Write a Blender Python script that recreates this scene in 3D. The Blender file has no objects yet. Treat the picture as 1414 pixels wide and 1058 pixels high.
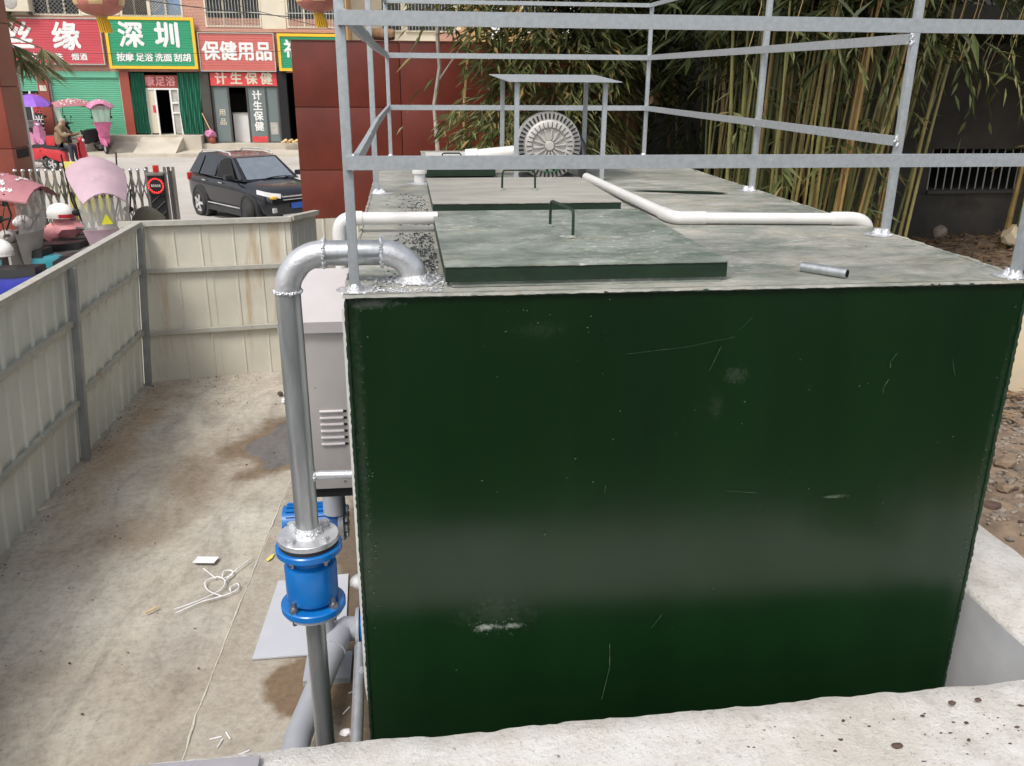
import bpy, bmesh, math, random
import numpy as np
from mathutils import Vector, Matrix, noise
random.seed(7)
rng = np.random.default_rng(7)
SC = bpy.context.scene
COL = SC.collection
R = math.radians

# ------------------------------------------------------------------ camera
cam_d = bpy.data.cameras.new('camera')
cam = bpy.data.objects.new('camera', cam_d)
COL.objects.link(cam)
PITCH, YAW, ROLL = 0.34283, 0.12216, 0.00693
fwd = Vector((math.sin(YAW)*math.cos(PITCH), math.cos(YAW)*math.cos(PITCH), -math.sin(PITCH)))
rgt0 = Vector((math.cos(YAW), -math.sin(YAW), 0))
up0 = rgt0.cross(fwd)
rgt = rgt0*math.cos(ROLL) + up0*math.sin(ROLL)
upv = -rgt0*math.sin(ROLL) + up0*math.cos(ROLL)
M3 = Matrix((rgt, upv, -fwd)).transposed()
cam.matrix_world = Matrix.Translation((0.2017, -2.6605, 0.6466)) @ M3.to_4x4()
cam_d.sensor_fit = 'HORIZONTAL'
cam_d.sensor_width = 36
cam_d.lens = 1186.5/1414*36
cam_d.clip_start = 0.05
cam_d.clip_end = 300
SC.camera = cam

# ------------------------------------------------------------------ light
SUN_EL, SUN_AZ = R(56), R(215)          # azimuth measured clockwise from +y
world = bpy.data.worlds.new('World')
SC.world = world
world.use_nodes = True
nt = world.node_tree
bg = nt.nodes['Background']
skyn = nt.nodes.new('ShaderNodeTexSky')
skyn.sky_type = 'NISHITA'
skyn.sun_disc = False
skyn.sun_elevation = SUN_EL
skyn.sun_rotation = SUN_AZ
skyn.air_density = 1.0
skyn.dust_density = 4.0
hs = nt.nodes.new('ShaderNodeHueSaturation')
hs.inputs['Saturation'].default_value = 0.35
nt.links.new(skyn.outputs[0], hs.inputs['Color'])
nt.links.new(hs.outputs[0], bg.inputs['Color'])
bg.inputs['Strength'].default_value = 0.15
sd = bpy.data.lights.new('sun', 'SUN')
sd.energy = 1.5
sd.angle = R(14)
sd.color = (1.0, 0.95, 0.88)
sun = bpy.data.objects.new('sun', sd)
COL.objects.link(sun)
sdir = Vector((math.sin(SUN_AZ)*math.cos(SUN_EL), math.cos(SUN_AZ)*math.cos(SUN_EL), math.sin(SUN_EL)))
sun.rotation_euler = sdir.to_track_quat('Z', 'Y').to_euler()
vs = SC.view_settings
vs.view_transform = 'Standard'
vs.look = 'None'
vs.gamma = 1
vs.use_curve_mapping = False
vs.exposure = 0.42

# ------------------------------------------------------------------ materials
class NT:
    def __init__(s, name):
        s.m = bpy.data.materials.new(name); s.m.use_nodes = True
        s.t = s.m.node_tree; s.b = s.t.nodes['Principled BSDF']
        s.tc = s.n('ShaderNodeTexCoord').outputs['Object']
    def n(s, typ, **k):
        o = s.t.nodes.new(typ)
        for a, v in k.items(): setattr(o, a, v)
        return o
    def l(s, a, b): s.t.links.new(a, b)
    def map(s, scale):
        m = s.n('ShaderNodeMapping'); s.l(s.tc, m.inputs[0])
        m.inputs['Scale'].default_value = scale if hasattr(scale, '__len__') else (scale,)*3
        return m.outputs[0]
    def noise(s, scale, detail=5, rough=.6, dist=0):
        n = s.n('ShaderNodeTexNoise'); s.l(s.map(scale), n.inputs['Vector'])
        n.inputs['Scale'].default_value = 1; n.inputs['Detail'].default_value = detail
        n.inputs['Roughness'].default_value = rough; n.inputs['Distortion'].default_value = dist
        return n.outputs['Fac']
    def ramp(s, fac, stops):
        r = s.n('ShaderNodeValToRGB'); s.l(fac, r.inputs[0]); e = r.color_ramp.elements
        while len(e) < len(stops): e.new(.5)
        for x, (p, c) in zip(e, stops):
            x.position = p; x.color = (*c, 1) if hasattr(c, '__len__') else (c, c, c, 1)
        return r.outputs[0]
    def mix(s, fac, a, b, mode='MIX'):
        m = s.n('ShaderNodeMix', data_type='RGBA', blend_type=mode)
        for v, i in ((fac, 0), (a, 6), (b, 7)):
            if hasattr(v, 'is_linked'): s.l(v, m.inputs[i])
            else: m.inputs[i].default_value = (*v, 1) if hasattr(v, '__len__') else v
        return m.outputs[2]
    def bump(s, h, strength=.3, dist=.01):
        b = s.n('ShaderNodeBump'); s.l(h, b.inputs['Height'])
        b.inputs['Strength'].default_value = strength; b.inputs['Distance'].default_value = dist
        prev = s.b.inputs['Normal'].links
        if prev: s.l(prev[0].from_socket, b.inputs['Normal'])
        s.l(b.outputs[0], s.b.inputs['Normal'])
    def set(s, **k):
        for a, v in k.items():
            i = s.b.inputs[{'color': 'Base Color', 'rough': 'Roughness', 'metal': 'Metallic', 'spec': 'Specular IOR Level',
                            'alpha': 'Alpha', 'trans': 'Transmission Weight', 'emit': 'Emission Color', 'estr': 'Emission Strength',
                            'coat': 'Coat Weight', 'sub': 'Subsurface Weight'}[a]]
            if hasattr(v, 'is_linked'): s.l(v, i)
            else: i.default_value = (*v, 1) if hasattr(v, '__len__') else v
        return s

def plain(name, c, rough=.5, metal=0, var=.18, scale=6, bump=0, bscale=40, dirt=None, dirtlo=.55, dirthi=.75, dscale=3, **k):
    t = NT(name)
    dark = tuple(x*(1-var) for x in c); lite = tuple(min(1, x*(1+var)) for x in c)
    col = t.ramp(t.noise(scale), [(.3, dark), (.7, lite)])
    if dirt: col = t.mix(t.ramp(t.noise(dscale, 8, .65), [(dirtlo, 0.), (dirthi, 1.)]), col, dirt)
    t.set(color=col, rough=rough, metal=metal, **k)
    if bump: t.bump(t.noise(bscale, 4), bump, .01)
    return t.m

MT = {}
def spot_xz(t, cx, cz, rx, rz, soft=.6, wob=.7, wscale=9):
    mp = t.n('ShaderNodeMapping', vector_type='TEXTURE'); t.l(t.tc, mp.inputs[0])
    mp.inputs['Location'].default_value = (cx-1.1576, 0, cz+2.6); mp.inputs['Scale'].default_value = (rx, 1e3, rz)
    ln = t.n('ShaderNodeVectorMath', operation='LENGTH'); t.l(mp.outputs[0], ln.inputs[0])
    nz = t.noise(wscale, 8, .72); ma = t.n('ShaderNodeMath', operation='MULTIPLY_ADD'); t.l(nz, ma.inputs[0]); ma.inputs[1].default_value = wob*2
    sub = t.n('ShaderNodeMath', operation='SUBTRACT'); t.l(ln.outputs['Value'], sub.inputs[0]); sub.inputs[1].default_value = wob
    t.l(sub.outputs[0], ma.inputs[2])
    return t.ramp(ma.outputs[0], [(1-soft, 1.), (1., 0.)])
def green_front():
    t = NT('green enamel'); base = (.0075, .028, .0105)
    col = t.ramp(t.noise((2.5, 2.5, .5), 4), [(.3, (.0020, .0135, .0030)), (.7, (.0042, .0225, .0050))])
    sp = t.ramp(t.noise(38, 2, .5), [(.80, 0.), (.86, .35)])
    col = t.mix(sp, col, (.16, .19, .16))
    for cx, cz, rx, rz, k, ws in ((.44, -1.262, .05, .016, .7, 70), (.535, -1.262, .04, .013, .55, 70), (.48, -1.21, .17, .09, .035, 40), (1.30, -.31, .05, .035, .05, 60), (.62, -.13, .10, .035, .018, 40),
                               (1.73, -.795, .05, .008, .16, 90), (1.24, -.42, .03, .06, .022, 50), (2.29, -.6, .014, .5, .03, 40), (.03, -.5, .02, .7, .035, 40), (.08, -.03, .09, .02, .16, 40)):
        mm = t.mix(1., spot_xz(t, cx, cz, rx, rz, .9, 1.5, ws), (k,)*3, 'MULTIPLY'); col = t.mix(mm, col, (.42, .44, .40))
    t.set(color=col, rough=t.ramp(t.noise((1.5, 1.5, .35), 4), [(.3, .18), (.7, .27)]), spec=.55)
    t.bump(t.noise((1.6, 1.6, .35), 3), .38, .02)
    t.bump(t.noise(140, 2), .05, .002)
    return t.m
MT['green'] = green_front()
def worn_top(name, k, green, fleck, seed):
    """scuffed, dusty green-grey paint: broad patches, tan dust, darker bare patches, many small scuffs"""
    t = NT(name); g = lambda r, gg, b: (r*k*(1-.10*green), gg*k, b*k*(1-.03*green))
    a = t.noise((1.5+seed, 2.8+seed, 3), 10, .74, .7)
    col = t.ramp(a, [(.30, g(.135, .155, .13)), (.43, g(.215, .225, .195)), (.52, g(.30, .298, .262)), (.61, g(.36, .352, .315)), (.76, g(.25, .265, .235))])
    tan = t.ramp(t.noise((2.6, 4.4+seed, 2), 8, .7, .5), [(.52, 0.), (.64, .65)]); col = t.mix(tan, col, g(.37, .325, .255))
    grn = t.ramp(t.noise((2.2+seed, 5, 5), 8, .68, .4), [(.54, 0.), (.66, .7)]); col = t.mix(grn, col, g(.115, .155, .122))
    gm = t.ramp(t.noise((7, 11, 7), 8, .75, .5), [(.30, (.70,)*3), (.5, (1.,)*3), (.70, (1.28,)*3)]); col = t.mix(1., col, gm, 'MULTIPLY')
    fl = t.ramp(t.noise((22, 36, 14), 6, .72, .6), [(.57, 0.), (.62, fleck)]); msk = t.ramp(t.noise((2, 3, 2), 4, .6), [(.42, .15), (.62, 1.)])
    col = t.mix(t.mix(1., fl, msk, 'MULTIPLY'), col, (.55, .565, .55))
    dk = t.ramp(t.noise(40, 4, .65), [(.66, 0.), (.71, .75)]); col = t.mix(t.mix(1., dk, msk, 'MULTIPLY'), col, (.05, .06, .05))
    t.set(color=col, rough=t.ramp(a, [(.3, .33), (.7, .6)]))
    t.bump(t.noise((18, 30, 20), 7, .72), .5, .007)
    return t.m
MT['top'] = worn_top('worn tank top paint', 1.0, 0, .6, 0)
MT['hatch'] = worn_top('scuffed hatch paint', .86, 1, .85, .7)
MT['dustytop'] = plain('dusty hatch paint', (.315, .30, .265), .7, var=.22, scale=(3, 10, 4), bump=.3, dirt=(.25, .265, .225), dscale=(3, 9, 3))
MT['greenedge'] = plain('dark green edge paint', (.008, .024, .011), .42, var=.3, scale=9, bump=.2, dirt=(.28, .31, .28), dirtlo=.69, dirthi=.73, dscale=24)
def galv():
    t = NT('galvanised steel')
    col = t.ramp(t.noise(55, 3), [(.3, (.36, .39, .41)), (.7, (.45, .48, .50))])
    t.set(color=col, rough=t.ramp(t.noise(25, 3), [(.3, .42), (.7, .55)]), metal=.45)
    t.bump(t.noise(90, 3), .12, .003)
    return t.m
MT['galv'] = galv()
MT['galvpipe'] = plain('galvanised pipe', (.44, .46, .47), .34, metal=.8, var=.2, scale=(30, 30, 4), bump=.05)
MT['silver'] = plain('aluminium paint', (.58, .59, .61), .36, metal=.65, var=.12, scale=20, bump=.25, bscale=60)
MT['weld'] = plain('silver painted weld', (.68, .69, .71), .3, metal=.6, var=.35, scale=60, bump=1.0, bscale=70)
MT['pvc'] = plain('white plastic', (.66, .65, .63), .35, var=.05, scale=8, dirt=(.55, .53, .48), dirtlo=.6, dirthi=.85)
MT['pvcgrey'] = plain('grey plastic', (.36, .38, .42), .4, var=.08, scale=6, dirt=(.26, .25, .24), dirtlo=.6, dirthi=.8)
MT['sheetgrey'] = plain('grey plastic sheet', (.50, .52, .57), .5, var=.05, scale=5, dirt=(.4, .38, .36), dirtlo=.6, dirthi=.8)
MT['blue'] = plain('blue enamel', (.006, .135, .43), .26, var=.15, scale=8, bump=.06, bscale=30)
MT['nut'] = plain('zinc nut', (.36, .36, .37), .33, metal=.9, var=.2, scale=40)
MT['gasket'] = plain('rubber', (.018, .018, .02), .6)
MT['steel'] = plain('stainless sheet', (.60, .565, .545), .36, metal=.55, var=.06, scale=4)
MT['black'] = plain('black plastic', (.014, .014, .016), .4)
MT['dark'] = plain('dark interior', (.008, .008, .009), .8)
MT['primer'] = plain('pale primer', (.62, .62, .58), .6, var=.1, scale=14)
def spot(t, cx, cy, rx, ry, rot=0, soft=.35, wob=.8, wscale=1.6):
    """a stain with its own shape: distance from its middle, edge broken by noise"""
    mp = t.n('ShaderNodeMapping', vector_type='TEXTURE'); t.l(t.tc, mp.inputs[0])
    mp.inputs['Location'].default_value = (cx, cy, 0); mp.inputs['Rotation'].default_value = (0, 0, rot); mp.inputs['Scale'].default_value = (rx, ry, 1e3)
    ln = t.n('ShaderNodeVectorMath', operation='LENGTH'); t.l(mp.outputs[0], ln.inputs[0])
    nz = t.noise(wscale, 7, .62); ma = t.n('ShaderNodeMath', operation='MULTIPLY_ADD'); t.l(nz, ma.inputs[0]); ma.inputs[1].default_value = wob*2
    sub = t.n('ShaderNodeMath', operation='SUBTRACT'); t.l(ln.outputs['Value'], sub.inputs[0]); sub.inputs[1].default_value = wob
    t.l(sub.outputs[0], ma.inputs[2])
    return t.ramp(ma.outputs[0], [(1-soft, 1.), (1., 0.)])
def yard():
    t = NT('yard concrete')
    a = t.noise(.9, 9, .64, .3)
    col = t.ramp(a, [(.28, (.27, .225, .18)), (.42, (.38, .34, .285)), (.56, (.465, .435, .375)), (.74, (.53, .505, .45))])
    br = t.ramp(t.noise(.5, 5, .55, .4), [(.50, 0.), (.66, .6)])
    col = t.mix(br, col, (.415, .355, .285))
    for cx, cy, rx, ry, ro, c, k, so in ((-1.62, 4.2, .55, .85, .3, (.20, .15, .105), .8, .75), (-1.9, 3.3, .45, .35, 0, (.24, .185, .135), .55, .8), (-2.5, 5.2, .28, 2.2, 0, (.33, .215, .12), .6, .8), (-1.9, .35, .8, .5, .2, (.27, .22, .165), .65, .8),
                                   (-1.15, 2.0, .4, .6, 0, (.36, .33, .29), .6, .9), (-1.0, 4.98, .56, .86, -.35, (.19, .14, .095), .95, .28), (-.92, 5.0, .36, .62, -.35, (.155, .145, .145), 1., .12)):
        m = t.mix(1., spot(t, cx, cy, rx, ry, ro, so), (k, k, k), 'MULTIPLY')
        col = t.mix(m, col, c)
    fine = t.ramp(t.noise(21, 9, .8), [(.28, (.62,)*3), (.5, (1.,)*3), (.72, (1.2,)*3)])
    streak = t.ramp(t.noise((3.2, 1.1, 1), 7, .7, 1.2), [(.34, (.78,)*3), (.5, (1.,)*3), (.66, (1.10,)*3)]); col = t.mix(1., col, streak, 'MULTIPLY')
    col = t.mix(1.0, col, fine, 'MULTIPLY')
    sp = t.ramp(t.noise(60, 2), [(.74, 0.), (.78, .6)])
    col = t.mix(sp, col, (.13, .105, .08))
    wet = spot(t, -.92, 5.0, .36, .62, -.35, .12)
    t.set(color=col, rough=t.ramp(wet, [(0, .92), (1, .45)]), spec=.25)
    t.bump(t.noise(9, 8, .7), .35, .02)
    t.bump(t.noise(70, 4, .7), .35, .004)
    return t.m
MT['yard'] = yard()
def padm():
    t = NT('pad concrete')
    col = t.ramp(t.noise(2.2, 8, .66), [(.3, (.29, .25, .205)), (.5, (.40, .36, .30)), (.7, (.47, .43, .37))])
    m = spot(t, -.12, 2.5, .36, 2.2, 0, .3, .7, 2.2); col = t.mix(m, col, (.165, .125, .09))
    m = spot(t, -.42, 1.42, .30, .28, 0, .25, .7, 3); col = t.mix(m, col, (.205, .145, .095))
    fine = t.ramp(t.noise(30, 7, .75), [(.3, (.72,)*3), (.7, (1.14,)*3)]); col = t.mix(1., col, fine, 'MULTIPLY')
    t.set(color=col, rough=.88, spec=.25); t.bump(t.noise(28, 7, .7), .5, .008)
    return t.m
MT['pad'] = padm()
MT['padedge'] = plain('mortar', (.56, .53, .46), .9, var=.2, scale=30, bump=.6)
MT['wetsoil'] = plain('damp silt', (.185, .135, .095), .75, var=.35, scale=8, bump=.5, bscale=40)
MT['wetmud'] = plain('wet mud', (.135, .125, .12), .42, var=.15, scale=6, bump=.25, bscale=50)
def wallconc():
    t = NT('rough white concrete')
    a = t.noise(4, 12, .75, .2)
    col = t.ramp(a, [(.25, (.34, .31, .275)), (.38, (.55, .525, .485)), (.52, (.67, .65, .62)), (.72, (.76, .75, .735))])
    bn = t.ramp(t.noise(1.7, 4, .55), [(.50, 0.), (.70, .6)])
    col = t.mix(bn, col, (.55, .485, .41))
    pit = t.ramp(t.noise(52, 6, .75), [(.55, 0.), (.70, .7)])
    col = t.mix(pit, col, (.27, .24, .205))
    g = t.ramp(t.noise(120, 3, .7), [(.55, 0.), (.7, .5)]); col = t.mix(g, col, (.72, .71, .70))
    dk = t.ramp(t.noise((26, 26, 26), 5, .7), [(.66, 0.), (.74, .6)]); col = t.mix(dk, col, (.16, .125, .10))
    t.set(color=col, rough=.95, spec=.2)
    t.bump(t.noise(16, 9, .75), .9, .016)
    t.bump(t.noise(90, 5, .75), .8, .005)
    return t.m
MT['wall'] = wallconc()
MT['render'] = plain('smooth render greyed for shade', (.37, .375, .385), .85, var=.14, scale=2.5, bump=.25, bscale=12)  # inner pit face, its shade put in as a greyer colour
MT['plaster'] = plain('shade darkened stained plaster', (.050, .045, .037), .9, var=.4, scale=1.6, bump=.3, bscale=14, dirt=(.022, .02, .017), dscale=1.4)  # random stains; base colour darkened to carry the deep shade
MT['beige'] = plain('beige plaster', (.62, .52, .36), .85, var=.08, scale=4)
MT['soil'] = plain('brown soil', (.20, .145, .10), .95, var=.45, scale=7, bump=.8, bscale=18, dirt=(.10, .07, .048), dscale=3)
MT['stone'] = plain('rubble stone', (.215, .18, .145), .9, var=.45, scale=9, bump=.5, bscale=25)
MT['stonedark'] = plain('brown clod', (.085, .055, .042), .95, var=.4, scale=5, bump=.6)
MT['litter'] = plain('dry leaf litter', (.20, .125, .062), .85, var=.5, scale=9)
def tile_red():
    t = NT('red granite tile')
    col = t.ramp(t.noise(2.2, 6, .6), [(.3, (.17, .032, .017)), (.7, (.245, .050, .027))])
    st = t.ramp(t.noise((3, 3, .8), 5), [(.55, 0.), (.75, .35)])
    col = t.mix(st, col, (.15, .06, .045))
    t.set(color=col, rough=.42)
    return t.m
MT['tile'] = tile_red()
MT['tileshade'] = plain('red granite tile darkened for bamboo shade', (.135, .026, .016), .3, var=.2, scale=2.2)  # darker copy of the red tile, bamboo shade put into its colour
MT['grout'] = plain('grout', (.075, .03, .022), .9)
def fence_mat(name, c, rust):
    t = NT(name)
    col = t.ramp(t.noise(1.6, 5), [(.3, tuple(x*.88 for x in c)), (.7, tuple(x*1.08 for x in c))])
    st = t.ramp(t.noise((5, 5, .55), 6, .65), [(rust, 0.), (rust+.16, .8)])
    col = t.mix(st, col, (.42, .27, .13))
    sp = t.ramp(t.noise((9, 9, 1.2), 4), [(.62, 0.), (.8, .3)])
    col = t.mix(sp, col, (.30, .28, .22))
    t.set(color=col, rough=.5, spec=.4)
    return t.m
MT['sheet'] = fence_mat('fence sheet', (.74, .745, .67), .72)
MT['sheetrust'] = fence_mat('rain stained fence sheet', (.61, .58, .49), .575)
MT['sheetgr'] = fence_mat('grey fence sheet', (.40, .40, .38), .72)
MT['frail'] = plain('fence rail steel', (.46, .45, .40), .5, metal=.2, var=.15, dirt=(.36, .2, .09), dirtlo=.62, dirthi=.7)
MT['fpost'] = plain('fence post steel', (.33, .34, .35), .45, metal=.4, var=.2, dirt=(.30, .17, .08), dirtlo=.66, dirthi=.74)
MT['asphalt'] = plain('street concrete', (.43, .41, .38), .9, var=.12, scale=.7, bump=.2, bscale=12, dirt=(.34, .31, .27), dscale=.5)
MT['pave'] = plain('pavement concrete', (.50, .455, .38), .9, var=.15, scale=1.2, bump=.3, bscale=10, dirt=(.38, .31, .22), dscale=.9)
MT['leaf'] = None
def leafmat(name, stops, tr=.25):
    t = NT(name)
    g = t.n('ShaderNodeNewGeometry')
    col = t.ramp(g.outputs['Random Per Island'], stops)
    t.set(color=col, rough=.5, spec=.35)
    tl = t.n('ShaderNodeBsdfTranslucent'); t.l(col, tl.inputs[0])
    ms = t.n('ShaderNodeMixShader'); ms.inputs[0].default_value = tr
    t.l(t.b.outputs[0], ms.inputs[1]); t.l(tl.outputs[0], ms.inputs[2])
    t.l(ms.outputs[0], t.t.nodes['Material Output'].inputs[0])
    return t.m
MT['leaf'] = leafmat('bamboo leaf', [(0, (.055, .075, .022)), (.45, (.11, .13, .042)), (.75, (.17, .185, .068)), (.93, (.26, .22, .09)), (1, (.34, .23, .10))])
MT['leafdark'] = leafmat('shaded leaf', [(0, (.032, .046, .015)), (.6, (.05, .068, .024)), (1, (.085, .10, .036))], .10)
MT['palm'] = leafmat('palm leaf', [(0, (.16, .19, .08)), (.6, (.28, .28, .15)), (1, (.42, .35, .2))])
def culm_mat():
    t = NT('bamboo culm')
    g = t.n('ShaderNodeObjectInfo')
    c = t.ramp(g.outputs['Random'], [(0, (.095, .125, .04)), (.3, (.19, .20, .07)), (.6, (.32, .27, .10)), (.85, (.46, .29, .11)), (1, (.14, .16, .055))])
    m = t.ramp(t.noise((14, 14, 2.0), 4), [(.3, (.55,)*3), (.7, (1.15,)*3)])
    t.set(color=t.mix(1., c, m, 'MULTIPLY'), rough=.4)
    return t.m
MT['culm'] = culm_mat()
MT['bark'] = plain('brown bark', (.20, .115, .062), .9, var=.45, scale=(9, 9, 2), bump=.8, bscale=16)
MT['barkpale'] = plain('pale bark', (.42, .37, .31), .8, var=.2, scale=10)
MT['glass'] = plain('dark window glass', (.03, .035, .04), .08, var=.1)
MT['glassblue'] = plain('blue window glass', (.20, .30, .45), .12, var=.2, scale=.8)
MT['carpaint'] = plain('black car paint', (.011, .012, .016), .22, coat=.4, var=.1)
MT['cladding'] = plain('grey black cladding', (.03, .03, .033), .5)
MT['tyre'] = plain('tyre rubber', (.03, .028, .026), .8, var=.3)
MT['chrome'] = plain('chrome', (.75, .75, .76), .14, metal=1)
MT['alloy'] = plain('alloy', (.60, .60, .61), .35, metal=.4)
MT['lamp'] = plain('lamp lens', (.80, .80, .82), .1)
MT['amber'] = plain('amber lens', (.75, .42, .05), .2)
MT['redlens'] = plain('red lens', (.5, .02, .015), .2)
MT['screen'] = plain('windscreen', (.17, .20, .235), .05, var=.1, spec=1.0)  # sky reflection put into the glass as a lighter bluish colour
MT['plate'] = plain('blue plate', (.03, .10, .42), .4)
MT['white'] = plain('white paint', (.80, .79, .77), .45, var=.04)
MT['cream'] = plain('cream tile wall', (.66, .60, .47), .7, var=.06, scale=1.5)
MT['ochre'] = plain('ochre wall', (.46, .29, .12), .8, var=.1, scale=1)
MT['signred'] = plain('faded red sign sheet', (.54, .075, .095), .5, var=.1, scale=.8)
MT['signpink'] = plain('sun bleached red sign sheet', (.56, .15, .13), .55, var=.1, scale=.8)
MT['signgreen'] = plain('green sign sheet', (.03, .31, .155), .5, var=.08, scale=.8)
MT['yellow'] = plain('yellow trim', (.80, .50, .03), .5, var=.05)
MT['yellowsoft'] = plain('pale yellow board', (.72, .66, .16), .6, var=.08)
MT['shutter'] = plain('mint shutter', (.14, .46, .29), .5, var=.07, scale=.6)
MT['curtain'] = plain('green canvas', (.05, .25, .165), .8, var=.15, scale=3)
MT['terracotta'] = plain('red brown tile pilaster', (.30, .065, .04), .5, var=.1, scale=1)
def brick():
    t = NT('small red brick'); b = t.n('ShaderNodeTexBrick')
    mp = t.n('ShaderNodeMapping'); t.l(t.tc, mp.inputs[0]); mp.inputs['Rotation'].default_value = (R(90), 0, 0)
    t.l(mp.outputs[0], b.inputs['Vector'])
    b.inputs['Scale'].default_value = 5
    b.inputs['Color1'].default_value = (.46, .19, .12, 1); b.inputs['Color2'].default_value = (.38, .14, .09, 1)
    b.inputs['Mortar'].default_value = (.62, .5, .42, 1); b.inputs['Mortar Size'].default_value = .03
    t.set(color=b.outputs['Color'], rough=.85)
    return t.m
MT['brick'] = brick()
MT['redtext'] = plain('red lettering', (.62, .06, .06), .5)
MT['pinktext'] = plain('pink lettering', (.72, .30, .32), .5)
MT['lantern'] = plain('sun faded red silk', (.55, .20, .16), .6, var=.2, scale=3)
MT['gold'] = plain('faded gold print', (.66, .46, .24), .6, var=.2)
MT['purple'] = plain('purple umbrella cloth', (.24, .10, .52), .6)
MT['mauve'] = plain('mauve canopy cloth', (.46, .325, .375), .65, var=.12, scale=2.5, dirt=(.36, .27, .29), dscale=4)
MT['dotpink'] = plain('rose canopy cloth', (.38, .155, .175), .65, scale=3)
MT['hotpink'] = plain('pink plastic', (.50, .13, .25), .35)
MT['pinkcloth'] = plain('pink spotted cloth', (.54, .20, .35), .6)
MT['redplastic'] = plain('red plastic', (.50, .03, .04), .3)
MT['greycloth'] = plain('grey cloth', (.42, .40, .37), .7)
MT['teal'] = plain('teal plastic', (.06, .35, .42), .35)
MT['navy'] = plain('navy plastic', (.02, .03, .30), .3)
def clear():
    t = NT('clear vinyl'); t.set(color=(.62, .62, .58), rough=.2, alpha=.5); return t.m
MT['clear'] = clear()
def shopglass():
    t = NT('shop glass'); t.set(color=(.22, .27, .27), rough=.06, alpha=.72); return t.m
MT['shopglass'] = shopglass()
MT['jacket'] = plain('brown jacket', (.20, .135, .075), .8)
MT['trouser'] = plain('dark trousers', (.03, .035, .05), .8)
MT['skin'] = plain('skin', (.42, .24, .17), .6)
MT['hair'] = plain('grey hair', (.32, .30, .28), .7)
def led():
    t = NT('red led'); t.set(color=(.6, .01, .01), emit=(1, .02, .02), estr=2.5); return t.m
MT['led'] = led()
MT['gatemetal'] = plain('gate stainless', (.30, .285, .265), .3, metal=.7)
MT['gatedark'] = plain('gate dark steel', (.10, .095, .09), .4, metal=.5)
MT['cable'] = plain('cable', (.02, .02, .022), .6)
MT['paper'] = plain('white paper', (.80, .80, .82), .7)
MT['concgrey'] = plain('weathered concrete darkened for shade', (.06, .057, .05), .9, var=.25, scale=1.2, bump=.3)  # shade behind the bamboo put into the base colour; shop parts share it
MT['board'] = plain('purple grey board', (.30, .29, .31), .7, var=.1)
MT['asphaltdark'] = plain('dark earth terrace', (.022, .019, .015), .95, var=.3, scale=3, bump=.4)
MT['olive'] = plain('olive cloth', (.09, .085, .06), .8)

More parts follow.
